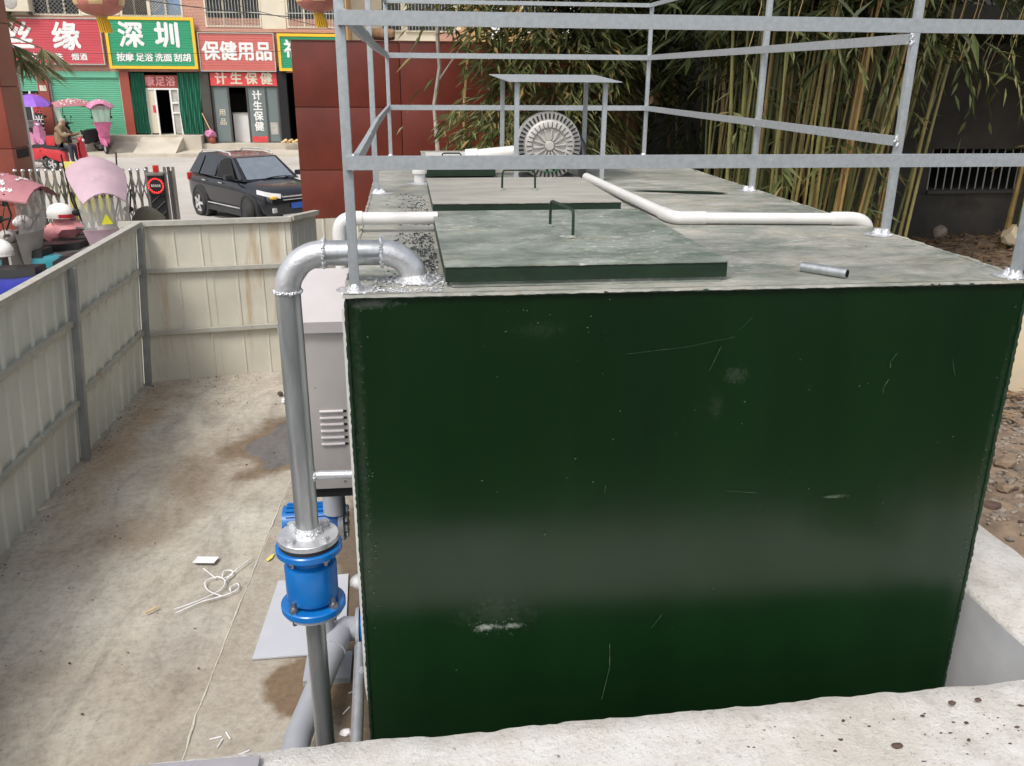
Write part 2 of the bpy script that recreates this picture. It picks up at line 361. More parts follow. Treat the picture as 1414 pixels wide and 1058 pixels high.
# ------------------------------------------------------------------ mesh builder
class MB:
    """Collects shapes in a bmesh; build() links them as ONE mesh object."""
    def __init__(s, local=False): s.bm = bmesh.new(); s.local = local; s.mi = 0; s.M = None
    def _add(s, vs, fs):
        if s.M is not None: vs = [s.M @ Vector(v) for v in vs]
        v = [s.bm.verts.new(x) for x in vs]; out = []
        for f in fs:
            try:
                q = s.bm.faces.new([v[i] for i in f]); q.material_index = s.mi; out.append(q)
            except ValueError: pass
        return v, out
    def box(s, a, b, bev=0):
        (x0, y0, z0), (x1, y1, z1) = a, b
        v, f = s._add([(x0,y0,z0),(x1,y0,z0),(x1,y1,z0),(x0,y1,z0),(x0,y0,z1),(x1,y0,z1),(x1,y1,z1),(x0,y1,z1)],
               [(0,3,2,1),(4,5,6,7),(0,1,5,4),(1,2,6,5),(2,3,7,6),(3,0,4,7)])
        if bev:
            es = list({e for q in f for e in q.edges})
            bmesh.ops.bevel(s.bm, geom=es, offset=bev, segments=2, profile=.7, affect='EDGES', material=-1)
        return s
    def obox(s, c, sz, rot=(0,0,0), bev=0):
        old = s.M
        m = Matrix.Translation(c) @ Matrix.Rotation(rot[2],4,'Z') @ Matrix.Rotation(rot[1],4,'Y') @ Matrix.Rotation(rot[0],4,'X')
        s.M = m if old is None else old @ m
        h = [x/2 for x in sz]
        s.box([-x for x in h], h, bev); s.M = old
        return s
    def bar(s, p0, p1, w, h, up=(0,0,1)):
        p0, p1 = Vector(p0), Vector(p1); d = (p1-p0); L = d.length; d.normalize()
        u = Vector(up); sd_ = d.cross(u)
        if sd_.length < 1e-4: sd_ = d.cross(Vector((0,1,0)))
        sd_.normalize(); u = sd_.cross(d)
        vs = []
        for p in (p0, p1):
            for a, b in ((-1,-1),(1,-1),(1,1),(-1,1)): vs.append(p + sd_*(a*w/2) + u*(b*h/2))
        s._add(vs, [(0,1,2,3),(7,6,5,4),(0,4,5,1),(1,5,6,2),(2,6,7,3),(3,7,4,0)])
        return s
    def tube(s, pts, r, n=12, cap=True, wob=0):
        pts = [Vector(p) for p in pts]; rs = r if hasattr(r, '__len__') else [r]*len(pts)
        rings = []; prev = None
        for i, p in enumerate(pts):
            d = (pts[min(i+1, len(pts)-1)] - pts[max(i-1, 0)]).normalized()
            if prev is None:
                a = Vector((0,0,1)) if abs(d.z) < .9 else Vector((0,1,0))
                u = d.cross(a).normalized()
            else:
                u = (prev - d*prev.dot(d)).normalized()
            prev = u; w = d.cross(u)
            rings.append([p + (u*math.cos(2*math.pi*k/n) + w*math.sin(2*math.pi*k/n))*rs[i]*(1+(random.uniform(-wob, wob) if wob else 0)) for k in range(n)])
        vs = [v for q in rings for v in q]; fs = []
        for i in range(len(pts)-1):
            for k in range(n):
                fs.append((i*n+k, i*n+(k+1)%n, (i+1)*n+(k+1)%n, (i+1)*n+k))
        if cap:
            fs.append(tuple(range(n))[::-1]); fs.append(tuple(range((len(pts)-1)*n, len(pts)*n)))
        s._add(vs, fs); return s
    def cyl(s, p0, p1, r, n=16, r1=None): return s.tube([p0, p1], [r, r if r1 is None else r1], n)
    def lathe(s, prof, c=(0,0,0), axis='z', n=24, cap=True):
        cap = cap and prof[0] != prof[-1]
        vs = []; fs = []
        for (r, h) in prof:
            for k in range(n):
                a = 2*math.pi*k/n; x, y = r*math.cos(a), r*math.sin(a)
                p = {'z': (x,y,h), 'x': (h,x,y), 'y': (y,h,x)}[axis]
                vs.append((p[0]+c[0], p[1]+c[1], p[2]+c[2]))
        m = len(prof)
        for i in range(m-1):
            for k in range(n): fs.append((i*n+k, i*n+(k+1)%n, (i+1)*n+(k+1)%n, (i+1)*n+k))
        if cap and prof[0][0] > 1e-5: fs.append(tuple(range(n))[::-1])
        if cap and prof[-1][0] > 1e-5: fs.append(tuple(range((m-1)*n, m*n)))
        s._add(vs, fs); return s
    def prism(s, pts, a, b, axis='y'):
        """polygon pts in the plane across the axis, extruded from a to b"""
        f = {'y': lambda p, t: (p[0], t, p[1]), 'x': lambda p, t: (t, p[0], p[1]), 'z': lambda p, t: (p[0], p[1], t)}[axis]
        n = len(pts); vs = [f(p, a) for p in pts] + [f(p, b) for p in pts]
        fs = [tuple(range(n)), tuple(range(2*n-1, n-1, -1))] + [(i, i+n, (i+1)%n+n, (i+1)%n) for i in range(n)]
        s._add(vs, fs); return s
    def quad(s, *p): s._add(p, [tuple(range(len(p)))]); return s
    def loft(s, secs, closed=True, cap=True):
        n = len(secs[0]); vs = [v for q in secs for v in q]; fs = []
        for i in range(len(secs)-1):
            for k in range(n if closed else n-1): fs.append((i*n+k, i*n+(k+1)%n, (i+1)*n+(k+1)%n, (i+1)*n+k))
        if cap and closed: fs.append(tuple(range(n))[::-1]); fs.append(tuple(range((len(secs)-1)*n, len(secs)*n)))
        s._add(vs, fs); return s
    def ball(s, c, r, sub=2, jit=0):
        rr = r if hasattr(r, '__len__') else (r, r, r)
        b = bmesh.new(); bmesh.ops.create_icosphere(b, subdivisions=sub, radius=1)
        vs = []
        for v in b.verts:
            k = 1 + (random.uniform(-jit, jit) if jit else 0)
            vs.append((c[0]+v.co.x*rr[0]*k, c[1]+v.co.y*rr[1]*k, c[2]+v.co.z*rr[2]*k))
        s._add(vs, [[v.index for v in f.verts] for f in b.faces]); b.free(); return s
    def build(s, name, mat, parent=None, label=None, smooth=True, ang=38, recalc=True):
        if recalc: bmesh.ops.recalc_face_normals(s.bm, faces=s.bm.faces)
        me = bpy.data.meshes.new(name)
        if parent is not None and not s.local:
            off = root_loc(parent)
            for v in s.bm.verts: v.co -= off
        s.bm.to_mesh(me); s.bm.free()
        for m in (mat if isinstance(mat, list) else [mat]): me.materials.append(MT[m] if isinstance(m, str) else m)
        if smooth and len(me.polygons):
            me.shade_smooth(); me.set_sharp_from_angle(angle=R(ang))
        o = bpy.data.objects.new(name, me); COL.objects.link(o)
        if parent is not None: o.parent = parent
        if label: o['label'] = label
        return o
def root_loc(o):
    while o.parent is not None: o = o.parent
    return Vector(o.location)
def tag(o, label=None, cat=None, group=None, kind=None):
    if label: o['label'] = label
    if cat: o['category'] = cat
    if group: o['group'] = group
    if kind: o['kind'] = kind
    return o
def thing(name, label, cat, loc=(0,0,0), group=None, rz=0):
    o = bpy.data.objects.new(name, None); COL.objects.link(o)
    o.location = loc; o.rotation_euler = (0, 0, rz); o.empty_display_size = .1
    return tag(o, label, cat, group)
def leaf_mesh(name, mat, P, D, N, L, Wd, parent=None, off=None):
    """folded leaf blades: base P, direction D, side N, length L, width Wd (numpy arrays); 4 verts, 2 triangles each"""
    n = len(P); P = np.asarray(P, float)
    if parent is not None: P = P - np.array(root_loc(parent))
    D = D/np.linalg.norm(D, axis=1)[:, None]; S = np.cross(D, N); S /= (np.linalg.norm(S, axis=1)[:, None]+1e-9)
    U = np.cross(S, D)
    L = np.broadcast_to(L, n)[:, None]; Wd = np.broadcast_to(Wd, n)[:, None]
    mid = P + D*L*.4
    v = np.stack([P, mid + S*Wd*.5 + U*Wd*.12, P + D*L - U*L*.10, mid - S*Wd*.5 + U*Wd*.12], 1).reshape(-1, 3)
    f = np.stack([np.array([[0,1,2],[0,2,3]]) + 4*i for i in range(n)]).reshape(-1, 3)
    me = bpy.data.meshes.new(name); me.from_pydata(v.tolist(), [], f.tolist()); me.materials.append(MT[mat])
    o = bpy.data.objects.new(name, me); COL.objects.link(o)
    if parent is not None: o.parent = parent
    return o
def text(s_, name, mat, parent, x, y, z, size, bold=.02, depth=.006, local=False, center=True, sx=1, tilt=0):
    """flat lettering standing on a surface that faces -y; stroke weight comes from a few shifted layers"""
    c = bpy.data.curves.new(name, 'FONT'); c.body = s_; c.size = size; c.extrude = depth
    c.align_x = 'CENTER' if center else 'LEFT'; c.align_y = 'CENTER'; c.resolution_u = 2
    t = bpy.data.objects.new(name, c); COL.objects.link(t)
    dg = bpy.context.evaluated_depsgraph_get(); dg.update()
    base = bpy.data.meshes.new_from_object(t.evaluated_get(dg))
    bpy.data.objects.remove(t)
    off = Vector((0,0,0)) if (local or parent is None) else root_loc(parent)
    bm = bmesh.new(); b = bold*size
    for k, (u, v) in enumerate(((0, 0), (b, .4*b), (-b, -.4*b), (-.4*b, b), (.4*b, -b))):
        n0 = len(bm.verts); bm.from_mesh(base); bm.verts.ensure_lookup_table()
        M = Matrix.Translation(Vector((x+u, y+.0015*k, z+v)) - off) @ Matrix.Rotation(R(90), 4, 'X') @ Matrix.Rotation(tilt, 4, 'Z') @ Matrix.Diagonal((sx, 1, 1, 1))
        bmesh.ops.transform(bm, matrix=M, verts=bm.verts[n0:])
    me = bpy.data.meshes.new(name); bm.to_mesh(me); bm.free(); bpy.data.meshes.remove(base)
    me.materials.append(MT[mat])
    o = bpy.data.objects.new(name, me); COL.objects.link(o)
    if parent is not None: o.parent = parent
    return o
def jag(x, s=1.0, k=8.0): return noise.noise(Vector((x*k, s*3.1, s*7.7)))
# ------------------------------------------------------------------ the setting: ground, street, walls of the pit
def sheet(name, mat, xs, ys, zf, kind='structure'):
    m = MB(); nx, ny = len(xs), len(ys)
    vs = [(x, y, zf(x, y)) for y in ys for x in xs]
    fs = [(j*nx+i, j*nx+i+1, (j+1)*nx+i+1, (j+1)*nx+i) for j in range(ny-1) for i in range(nx-1)]
    m._add(vs, fs); o = m.build(name, mat); return tag(o, kind=kind)
def lin(a, b, n): return [a+(b-a)*i/(n-1) for i in range(n)]
def street_z(y):
    if y < 15: return -2.6 - max(0, min(1, (y-9)/6))*.12
    if y < 22: return -2.72 - (y-15)/7*.08
    if y < 30.6: return -2.80 + (y-22)/8.6*.60
    return -2.20
def bumpz(x, y): return .012*noise.noise(Vector((x*.9, y*.9, 0))) + .004*noise.noise(Vector((x*4, y*4, 3)))
tag(sheet('yard_ground', 'yard', lin(-14, 9, 70), lin(-9, 13.6, 70), lambda x, y: street_z(y) + bumpz(x, y)),
    'grey brown concrete yard with silt stains inside the hoarding fence')
tag(sheet('street', 'asphalt', lin(-60, 30, 40), lin(13.55, 30.6, 30), lambda x, y: street_z(y) + .002),
    'dusty concrete street in front of the shops')
m = MB(); m.box((-60, 30.6, -2.6), (30, 60, -2.08)); pv = tag(m.build('pavement', 'pave'), 'raised concrete pavement along the shop fronts', kind='structure')
tag(sheet('far_ground', 'pave', lin(-160, 160, 5), lin(-60, 160, 5), lambda x, y: -2.95), 'open ground around the site', kind='structure')
# shop step: floors of the shops stand above the pavement
m = MB(); m.box((-20, 32.3, -2.3), (-7.45, 34, -1.55)); m.box((-7.45, 32.5, -2.3), (6, 34, -1.86))
tag(m.build('shop_step', 'pave', pv))
m = MB(); m.prism([(30.9, -2.079), (32.3, -1.60), (32.3, -2.079)], -9.6, -8.1, 'x'); m.build('ramp', 'pave', pv)
m = MB(); m.prism([(31.5, -2.079), (32.3, -1.75), (32.3, -2.079)], -10.6, -9.6, 'x'); m.build('ramp', 'pave', pv)

# front pit wall: the broad pale concrete ledge at the photographer's side
def ledge():
    xs = lin(-5.5, 5.5, 420); rows = []
    for x in xs:
        ye = -.352 + .0195*x + .010*jag(x, 1, 2.2) + .010*jag(x, 2, 9) + .006*jag(x, 3, 30)
        zt = -1.40 + .006*jag(x, 4, 3)
        rows.append([(x, ye-.004+.004*jag(x,5,20), -2.7), (x, ye, -1.46), (x, ye-.002, zt-.022-.010*abs(jag(x,6,14))), (x, ye-.022-.012*abs(jag(x,7,11)), zt),
                     (x, ye-.10, zt+.004*jag(x,8,5)), (x, ye-.30, zt+.004), (x, ye-.6, zt+.004), (x, -.98, zt-.005), (x, -1.02, -2.7)])
    m = MB(); m.loft(rows, closed=False, cap=False)
    return tag(m.build('pit_wall', 'wall', ang=60), 'broad pale rough concrete ledge of the pit wall in the foreground', kind='structure')
ledge()
def side_wall():
    ys = lin(-.30, 6.2, 120); rows = []
    for y in ys:
        xi = 2.52 + .008*jag(y, 11, 3); zt = -1.40 + .006*jag(y, 12, 4)
        rows.append([(xi, y, -2.7), (xi, y, zt-.02), (xi+.018+.008*jag(y,13,9), y, zt), (xi+.2, y, zt+.004), (2.93+.012*jag(y,14,8), y, zt-.004), (2.95+.012*jag(y,14,8), y, zt-.03), (2.95, y, -2.7)])
    m = MB(); m.loft(rows, closed=False, cap=False)
    o = m.build('pit_side_wall', ['wall', 'render'], ang=60)
    for p in o.data.polygons:
        if p.center.x < 2.535 and p.center.z < -1.45: p.material_index = 1
    return tag(o, 'pale concrete pit wall running back beside the tank with smooth inner face greyed for shade', kind='structure')
side_wall()
# soil on the right and behind the photographer
def soil_z(x, y):
    return -1.43 + .05*noise.noise(Vector((x*.8, y*.8, 5))) + .035*noise.noise(Vector((x*3.5, y*3.5, 1))) + .10*max(0, min(1, (y-2)/4))
tag(sheet('soil_bank', 'soil', lin(2.94, 16, 130), lin(-1.3, 12.5, 130), soil_z), 'bare brown soil bank right of the pit wall', kind='structure')
tag(sheet('earth_terrace', 'asphaltdark', lin(-16, 16, 12), lin(-40, -1.0, 12), lambda x, y: -1.45), 'dark earth terrace behind the pit ledge', kind='structure')

# pad beside the tank, puddle and stains
m = MB(); m.prism([(-.965, -.5), (-.985, 1.2), (-.965, 1.65), (-.90, 2.9), (-.815, 4.25), (-.55, 4.3), (0, 4.3), (0, -.5)], -2.61, -2.555, 'z')
pad = tag(m.build('concrete_pad', 'pad'), 'low concrete pad along the foot of the tank', kind='structure')
m = MB(); prev = None; pts = [(-.965, -.5), (-.985, 1.2), (-.965, 1.65), (-.90, 2.9), (-.815, 4.25)]
path = []
for (a, b) in zip(pts[:-1], pts[1:]):
    for k in range(22):
        t = k/22; x = a[0]+(b[0]-a[0])*t; y = a[1]+(b[1]-a[1])*t
        path.append((x-.012+.007*jag(y, 21, 12), y, -2.556+.004*jag(y, 22, 9)))
m.tube(path, [.0035+.010*abs(jag(p[1], 23, 5)) for p in path], 6); m.build('mortar_edge', 'padedge', pad)
def blob(name, mat, pts, z, label, kind='structure', cat=None, sub=4, amp=.05):
    P = []
    n = len(pts)
    for i in range(n):
        a, b, c, d = (Vector(pts[(i+k) % n]) for k in (-1, 0, 1, 2))
        for k in range(sub*2):
            t = k/(sub*2)
            q = .5*((2*b) + (c-a)*t + (2*a-5*b+4*c-d)*t*t + (3*b-a-3*c+d)*t**3)
            P.append((q.x+amp*noise.noise(Vector((q.x*6, q.y*6, z))), q.y+amp*noise.noise(Vector((q.x*6, q.y*6, z+4)))))
    cx = sum(p[0] for p in P)/len(P); cy = sum(p[1] for p in P)/len(P)
    m = MB(); m._add([(cx, cy, z+.002)] + [(x, y, z) for x, y in P], [(0, i+1, (i+1) % len(P)+1) for i in range(len(P))])
    return tag(m.build(name, mat), label, cat, kind=kind)

# gravel and leaf litter on the soil bank (nobody could count it)
def scatter(name, mat, n, area, size, label, flat=.6, sub=1):
    m = MB()
    for _ in range(n):
        x, y = area(); r = random.uniform(*size)*random.choice((.5, .8, 1, 1, 1.5))
        z = soil_z(x, y)
        k0 = len(m.bm.verts)
        m.ball((x, y, z+r*.2), (r, r*random.uniform(.6, 1), r*flat), sub, .3)
    return tag(m.build(name, mat, smooth=False), label, kind='stuff')
scatter('gravel', 'stone', 2600, lambda: (random.uniform(2.98, 4.6), random.uniform(.1, 3.2)), (.007, .020), 'broken stones and rubble on the soil beside the pit wall')
scatter('clods', 'stonedark', 1300, lambda: (random.uniform(2.98, 7.5), random.uniform(.3, 8)), (.008, .035), 'dark soil clods on the bank')
def litter():
    n = 5200
    x = rng.uniform(3.0, 8.2, n); y = rng.uniform(2.0, 8.0, n)
    z = np.array([soil_z(a, b) for a, b in zip(x, y)])+rng.uniform(.005, .05, n)
    D = rng.normal(0, 1, (n, 3)); D[:, 2] *= .22
    N = rng.normal(0, .35, (n, 3)); N[:, 2] += 1
    o = leaf_mesh('leaf_litter', 'litter', np.stack([x, y, z], 1), D, N, rng.uniform(.06, .2, n), rng.uniform(.012, .035, n))
    tag(o, 'brown dry bamboo leaves littering the soil bank', kind='stuff')
litter()
def rock(name, label, c, r, mat='stone'):
    m = MB(); m.ball((0, 0, 0), r, 2, .16)
    o = m.build(name, mat, ang=20); o.location = c; return tag(o, label, 'stone')
rock('boulder', 'large yellowish stone at the foot of the grey wall', (7.7, 7.15, -1.18), (.20, .15, .15), 'beige')
rock('boulder', 'small pale stone at the left foot of the grey wall', (6.95, 7.6, -1.2), (.10, .08, .09))
for i, (x, y, r, l) in enumerate([(3.55, 1.45, .07, 'flat grey rubble stone near the back edge of the pit wall'), (5.7, 4.6, .12, 'rounded brown stone on the soil behind the right railing post'), (6.3, 5.0, .13, 'pale lump of rubble on the leaf litter beyond the tank'), (3.32, 1.12, .05, 'reddish chip of stone at the edge of the rubble')]):
    rock('rubble_stone', l, (x, y, soil_z(x, y)+r*.3), (r*.95, r*.75, r*.5), 'soil')
m = MB()
for _ in range(260):
    x = random.betavariate(3.0, .9)*2.6+.1; y = random.uniform(-1.0, -.45)
    r = random.choice((.0015, .002, .003, .004, .006)) * (1 if x > 1.2 else .6)
    m.ball((x, y, -1.396), (r*random.uniform(1, 2.2), r, r*.5), 1, .45)
tag(m.build('soil_crumbs', 'stonedark', smooth=False), 'dark soil crumbs scattered on the pale ledge', kind='stuff')
for x, y, r, l in ((1.72, -.60, .012, 'dark brown clod on the ledge right of the middle'), (2.02, -.43, .009, 'rusty clod by the far edge of the ledge'), (2.12, -.425, .008, 'small rusty clod at the right end of the ledge')):
    rock('clod', l, (x, y, -1.388), (r*1.6, r, r*.7), 'stonedark')
blob('soil_smear', 'stonedark', [(2.05, -.78), (2.25, -.70), (2.5, -.72), (2.5, -1.0), (2.2, -.95), (2.08, -.88)], -1.391, 'patch of dark red soil in the right corner of the ledge', amp=.09)

def curve(pts, k=6):
    out = []; n = len(pts); V_ = [Vector(p) for p in pts]
    for i in range(n-1):
        a, b, c, d = V_[max(i-1, 0)], V_[i], V_[i+1], V_[min(i+2, n-1)]
        for s in range(k):
            t = s/k; out.append(.5*((2*b)+(c-a)*t+(2*a-5*b+4*c-d)*t*t+(3*b-a-3*c+d)*t**3))
    return out+[V_[-1]]
# ------------------------------------------------------------------ the green tank
TW, TL = 2.3153, 4.85
tank = thing('steel_tank', 'large dark green steel treatment tank with dusty scuffed top', 'tank', (1.1576, 2.4, -2.6))
m = MB(); m.box((.006, .008, -2.6), (TW-.006, TL, -.012)); m.build('body', 'green', tank)
def front():
    nx, nz = 40, 30; m = MB(); rows = []
    for j in range(nz):
        z = -2.6+(2.6-.004)*j/(nz-1); row = []
        for i in range(nx):
            x = TW*i/(nx-1)
            e = 1 if 0 < i < nx-1 and 0 < j < nz-1 else .3
            row.append((x, -.006*e*(.5+noise.noise(Vector((x*.9, z*.8, 2))))+.003, z))
        rows.append(row)
    m.loft(rows, closed=False, cap=False)
    return m.build('front_plate', 'green', tank, recalc=False)
fp = front()
m = MB()
xs = lin(-.006, TW+.008, 160)
rows = [[(x, -.010+.005*jag(x, 31, 14), .0005), (x, -.013+.006*jag(x, 31, 14)+.003*jag(x, 32, 50), -.006-.004*abs(jag(x, 33, 40))), (x, .02, -.012), (x, .02, 0)] for x in xs]
m.loft(rows); m.build('top_lip', 'top', tank)
def top_plate():
    nx, ny = 24, 48; m = MB(); rows = []
    for j in range(ny):
        y = .005+(TL-.005)*j/(ny-1)
        rows.append([(TW*i/(nx-1), y, .0015+.003*noise.noise(Vector((TW*i/(nx-1)*1.3, y*1.3, 9)))*(0 < i < nx-1)*(0 < j < ny-1)) for i in range(nx)])
    m.loft(rows, closed=False, cap=False); return m.build('top_plate', 'top', tank)
top_plate()
def seam(pa, pb, r, mat, seed, step=.014, name='weld_seam'):
    pa, pb = Vector(pa), Vector(pb); n = max(2, int((pb-pa).length/step)); pts = []; rs = []
    for i in range(n+1):
        t = i/n; q = pa.lerp(pb, t); k = i*.9
        pts.append(q+Vector((.3*r*jag(k, seed, .5), .3*r*jag(k, seed+1, .5), .3*r*jag(k, seed+2, .5))))
        rs.append(r*(.75+.5*abs(jag(k, seed+3, .7)))*(1.15 if i % 2 else .85))
    m = MB(); m.tube(pts, rs, 7); return m.build(name, mat, tank)
seam((.002, .001, -.02), (.002, .001, -2.55), .0075, 'greenedge', 40)
seam((TW-.002, .001, -.02), (TW-.002, .001, -2.55), .0075, 'greenedge', 44)
seam((.0, -.006, -.008), (TW, -.006, -.008), .0055, 'greenedge', 48)
seam((TW, .02, .001), (TW, TL, .001), .009, 'top', 52, .03)
seam((0, .02, .0), (0, TL, .0), .009, 'top', 56, .03)
m = MB(); m.box((-.020, .10, -1.56), (-.009, .125, -.07)); m.box((-.009, .10, -1.56), (0, .3, -.07))
m.prism([(-.020, -1.56), (-.012, -1.64), (.004, -1.66), (.004, -1.56)], .10, .125, 'y'); m.build('side_stiffener', 'primer', tank)
# scratches and scuffs through the paint: thin slivers a hair proud of the front plate
def scuff(pts, w, mat='primer'):
    m = MB()
    for a, b in zip(pts[:-1], pts[1:]):
        d = Vector((b[0]-a[0], 0, b[1]-a[1])); nrm = Vector((-d.z, 0, d.x)).normalized()*w/2
        A = Vector((a[0], -.0075, a[1])); B = Vector((b[0], -.0075, b[1])); n = max(3, int(d.length/.006))
        up_, dn = [], []
        for i in range(n+1):
            q = A.lerp(B, i/n); k = .12+.75*abs(jag(i, a[0]*9, .9)); k *= min(1, i/1.5+.2, (n-i)/1.5+.2)
            up_.append(q+nrm*k); dn.append(q-nrm*k)
        m._add(up_+dn[::-1], [tuple(range(2*n+2))])
    return m.build('scratch', 'scuffmark', tank, smooth=False)
MT['scuffmark'] = plain('bare scratch', (.075, .11, .075), .6)
def fr(px, py):                                   # front-plate metres from distances measured on the photograph's tank face
    return px, py
for pts, w in ([((1.235, -.20), (1.20, -.29)), .004], [((1.335, -.10), (1.31, -.13), (1.285, -.15)), .003], [((1.87, -.245), (1.85, -.275), (1.852, -.30)), .006], [((1.855, -.34), (1.838, -.372), (1.842, -.395)), .006],
               [((2.08, -.275), (2.10, -.34)), .004], [((.86, -.70), (.858, -.735)), .005], [((1.30, -.745), (1.42, -.76)), .003], [((.905, -1.36), (.91, -1.47), (.885, -1.62)), .008],
               [((.90, -.22), (1.12, -.20), (1.28, -.17)), .002], [((1.68, -.79), (1.73, -.795)), .008], [((1.06, -1.31), (1.10, -1.25)), .004]):
    scuff(pts, w)
def smear(x, z, w, h, n, mat='scuffmark'):
    m = MB()
    for _ in range(n):
        a = x+random.gauss(0, w); b = z+random.gauss(0, h); r = random.uniform(.0006, .0024)
        m._add([(a+r*math.cos(t)*1.4, -.0078, b+r*math.sin(t)) for t in (0, 1.2, 2.4, 3.6, 5)], [(0, 1, 2, 3, 4)])
    return tag(m.build('paint_scuff', mat, tank, smooth=False), kind='stuff')
smear(.48, -1.25, .05, .02, 60)
smear(.62, -.10, .12, .05, 14); smear(1.2, -.55, .6, .35, 60); smear(2.285, -.8, .010, .35, 34); smear(.045, -.7, .012, .4, 44)

# hatches (loose lids with handles)
def hatch(label, x0, x1, y0, y1, h, mat, handle, neck=True):
    t = thing('hatch_lid', label, 'hatch', ((x0+x1)/2, (y0+y1)/2, .004), 'hatch lids on the tank')
    m = MB(); nx = 40
    bw = lambda s: .004*jag(s, x0+y0, 6)
    m.box((x0, y0, .016), (x1, y1, h-.004), .003); m.build('rim', 'greenedge', t)
    m = MB(); m.box((x0-.002, y0-.003, h-.004), (x1+.002, y1+.002, h), .0015); m.build('lid_plate', mat, t)
    m = MB()
    rows = [[(x, y0-.004-.002*abs(jag(x, 61, 20)), h-.001), (x, y0-.005, h-.005-.003*abs(jag(x, 62, 30))), (x, y0, h-.006), (x, y0, h)] for x in lin(x0, x1, 60)]
    m.loft(rows); m.build('lid_weld', mat, t)
    if neck:
        m = MB(); m.box((x0+.015, y0+.012, .003), (x1-.012, y1-.015, .017)); m.box((x0+.02, y0-.012, .003), (x1-.02, y0+.012, .006)); m.build('neck_frame', 'hatch', t)
    (ax, ay), (bx, by), hh = handle
    m = MB(); A = Vector((ax, ay, h)); B = Vector((bx, by, h)); d = (B-A).normalized()*.018
    T = Vector((0, 0, hh))
    m.tube([A, A+T*.8+d*.1, A+T*.95+d*.45, A+T+d*1.2, B+T-d*1.2, B+T*.95-d*.45, B+T*.8-d*.1, B], .0058, 10)
    m.build('handle', 'greenedge', t)
    m = None
    for hx, hy in ((ax, ay), (bx, by)): m = MB(); m.ball((hx, hy, h+.003), (.016, .016, .008), 2, .15); m.build('handle_weld', 'hatch', t)
    return t
hatch('front hatch lid with scuffed grey green top and upright wire handle set along it', .318, 1.262, .075, 1.262, .072, 'hatch', ((.778, .80), (.822, .535), .105))
hatch('middle hatch lid with dusty beige top and wire handle set across it', .328, 1.255, 1.54, 2.62, .070, 'dustytop', ((.715, 2.02), (.892, 2.0), .105))
hatch('rear narrow hatch lid under the white pipe beside the blower', .330, .80, 3.20, 4.6, .070, 'dustytop', ((.48, 4.0), (.62, 4.0), .03), False)

# guard railing welded round the edge of the tank
rail = thing('guard_railing', 'galvanised steel guard railing of posts and flat rails round the tank top', 'railing', (1.15, 2.4, 0))
A, S = .0305, .40
postsxy = [(A, .035, 0), (TW-A, .035, 0), (TW-A, .895, 0), (TW-A, 2.437, 0), (TW-.06, TL-.03, 0), (.085, TL-.03, 0), (A, 2.459, 0)]
def post(x, y, rr=.017, lean=0):
    m = MB(); h = 1.21
    m.obox((x, y, h/2), (.030, .030, h), (0, 0, 0), .004); m.build('post', 'galv', rail)
    m = MB()
    for k in range(26):
        a = random.uniform(0, 6.28); r = abs(random.gauss(0, .022)); m.ball((x+r*math.cos(a), max(.004, y+r*math.sin(a)), .002), (.009, .009, .007*math.exp(-r*25)+.002), 1, .25)
    m.lathe([(.062, .003), (.045, .0045), (.026, .009), (.019, .022), (.0165, .03)], (min(max(x, .063), TW-.063) if y > .1 else x, max(y, .064), 0), 'z', 16)
    m.lathe([(.026, .004), (.019, .022), (.0165, .03)], (x, y, 0), 'z', 14)
    m.build('post_weld', 'weld', rail)
for x, y, _ in postsxy: post(x, y)
def flat(p0, p1, w=.036, t=.018): m = MB(); m.bar(p0, p1, t, w); return m.build('rail', 'galv', rail)
xl, xr = A, TW-A
for k in (1, 2, 3):
    z = S*k
    hh = .040 if k < 3 else .03
    flat((xl-.005, .010, z), (xr+.02, .010, z), hh)
    flat((xr-.024, .895, z), (xr-.024, 2.437, z), hh); flat((xr-.024, 2.437, z), (TW-.075, TL-.05, z), hh)
    flat((.085, TL-.05, z), (TW-.06, TL-.05, z), hh)
    flat((xl+.024, .03, z), (xl+.024, 1.2, z-.003), hh); flat((xl+.026, 1.14, z+.002), (xl+.024, 2.459, z), hh); flat((xl+.024, 2.459, z), (.085, TL-.04, z), hh)
for (x, y, z) in [(xr-.02, .88, .4), (xr-.02, .88, .8), (xr-.02, 2.42, .4), (xr-.02, 2.42, .8), (xl+.012, .02, .4), (xl+.012, .02, .8), (TW-.07, TL-.05, .8), (TW-.07, TL-.05, .4)]:
    m = MB()
    for k in range(9): m.ball((x+random.gauss(0, .004), y+random.gauss(0, .004), z-.02+.005*k), .0062, 1, .2)
    m.build('weld_bead', 'weld', rail)

# ------------------------------------------------------------------ galvanised overflow pipe with its welded flange
pr = .0415; PX, PY, PZ = -.197, .18, .098
pipe = thing('steel_pipe', 'thick galvanised pipe rising left of the tank and bending over onto its top', 'pipe', (PX, PY, -.9))
def arc(c, r, a0, a1, n, plane='xz'):
    return [(c[0]+r*math.cos(a0+(a1-a0)*i/n), c[1], c[2]+r*math.sin(a0+(a1-a0)*i/n)) for i in range(n+1)]
m = MB(); m.tube([(PX, PY, -.905), (PX, PY, -.03)], pr, 28); m.build('riser', 'galvpipe', pipe)
m = MB(); m.tube(arc((PX+.125, PY, PZ-.125), .125, R(180), R(90), 12), pr*1.03, 28); m.build('elbow', 'silver', pipe)
m = MB(); m.tube([(PX+.125, PY, PZ), (.115, PY, PZ)], pr, 28); m.build('crossing', 'galvpipe', pipe)
m = MB(); m.tube(arc((.115, PY, PZ-.11), .11, R(90), R(0), 12)+[(.225, PY, 0)], pr*1.03, 28); m.build('elbow', 'silver', pipe)
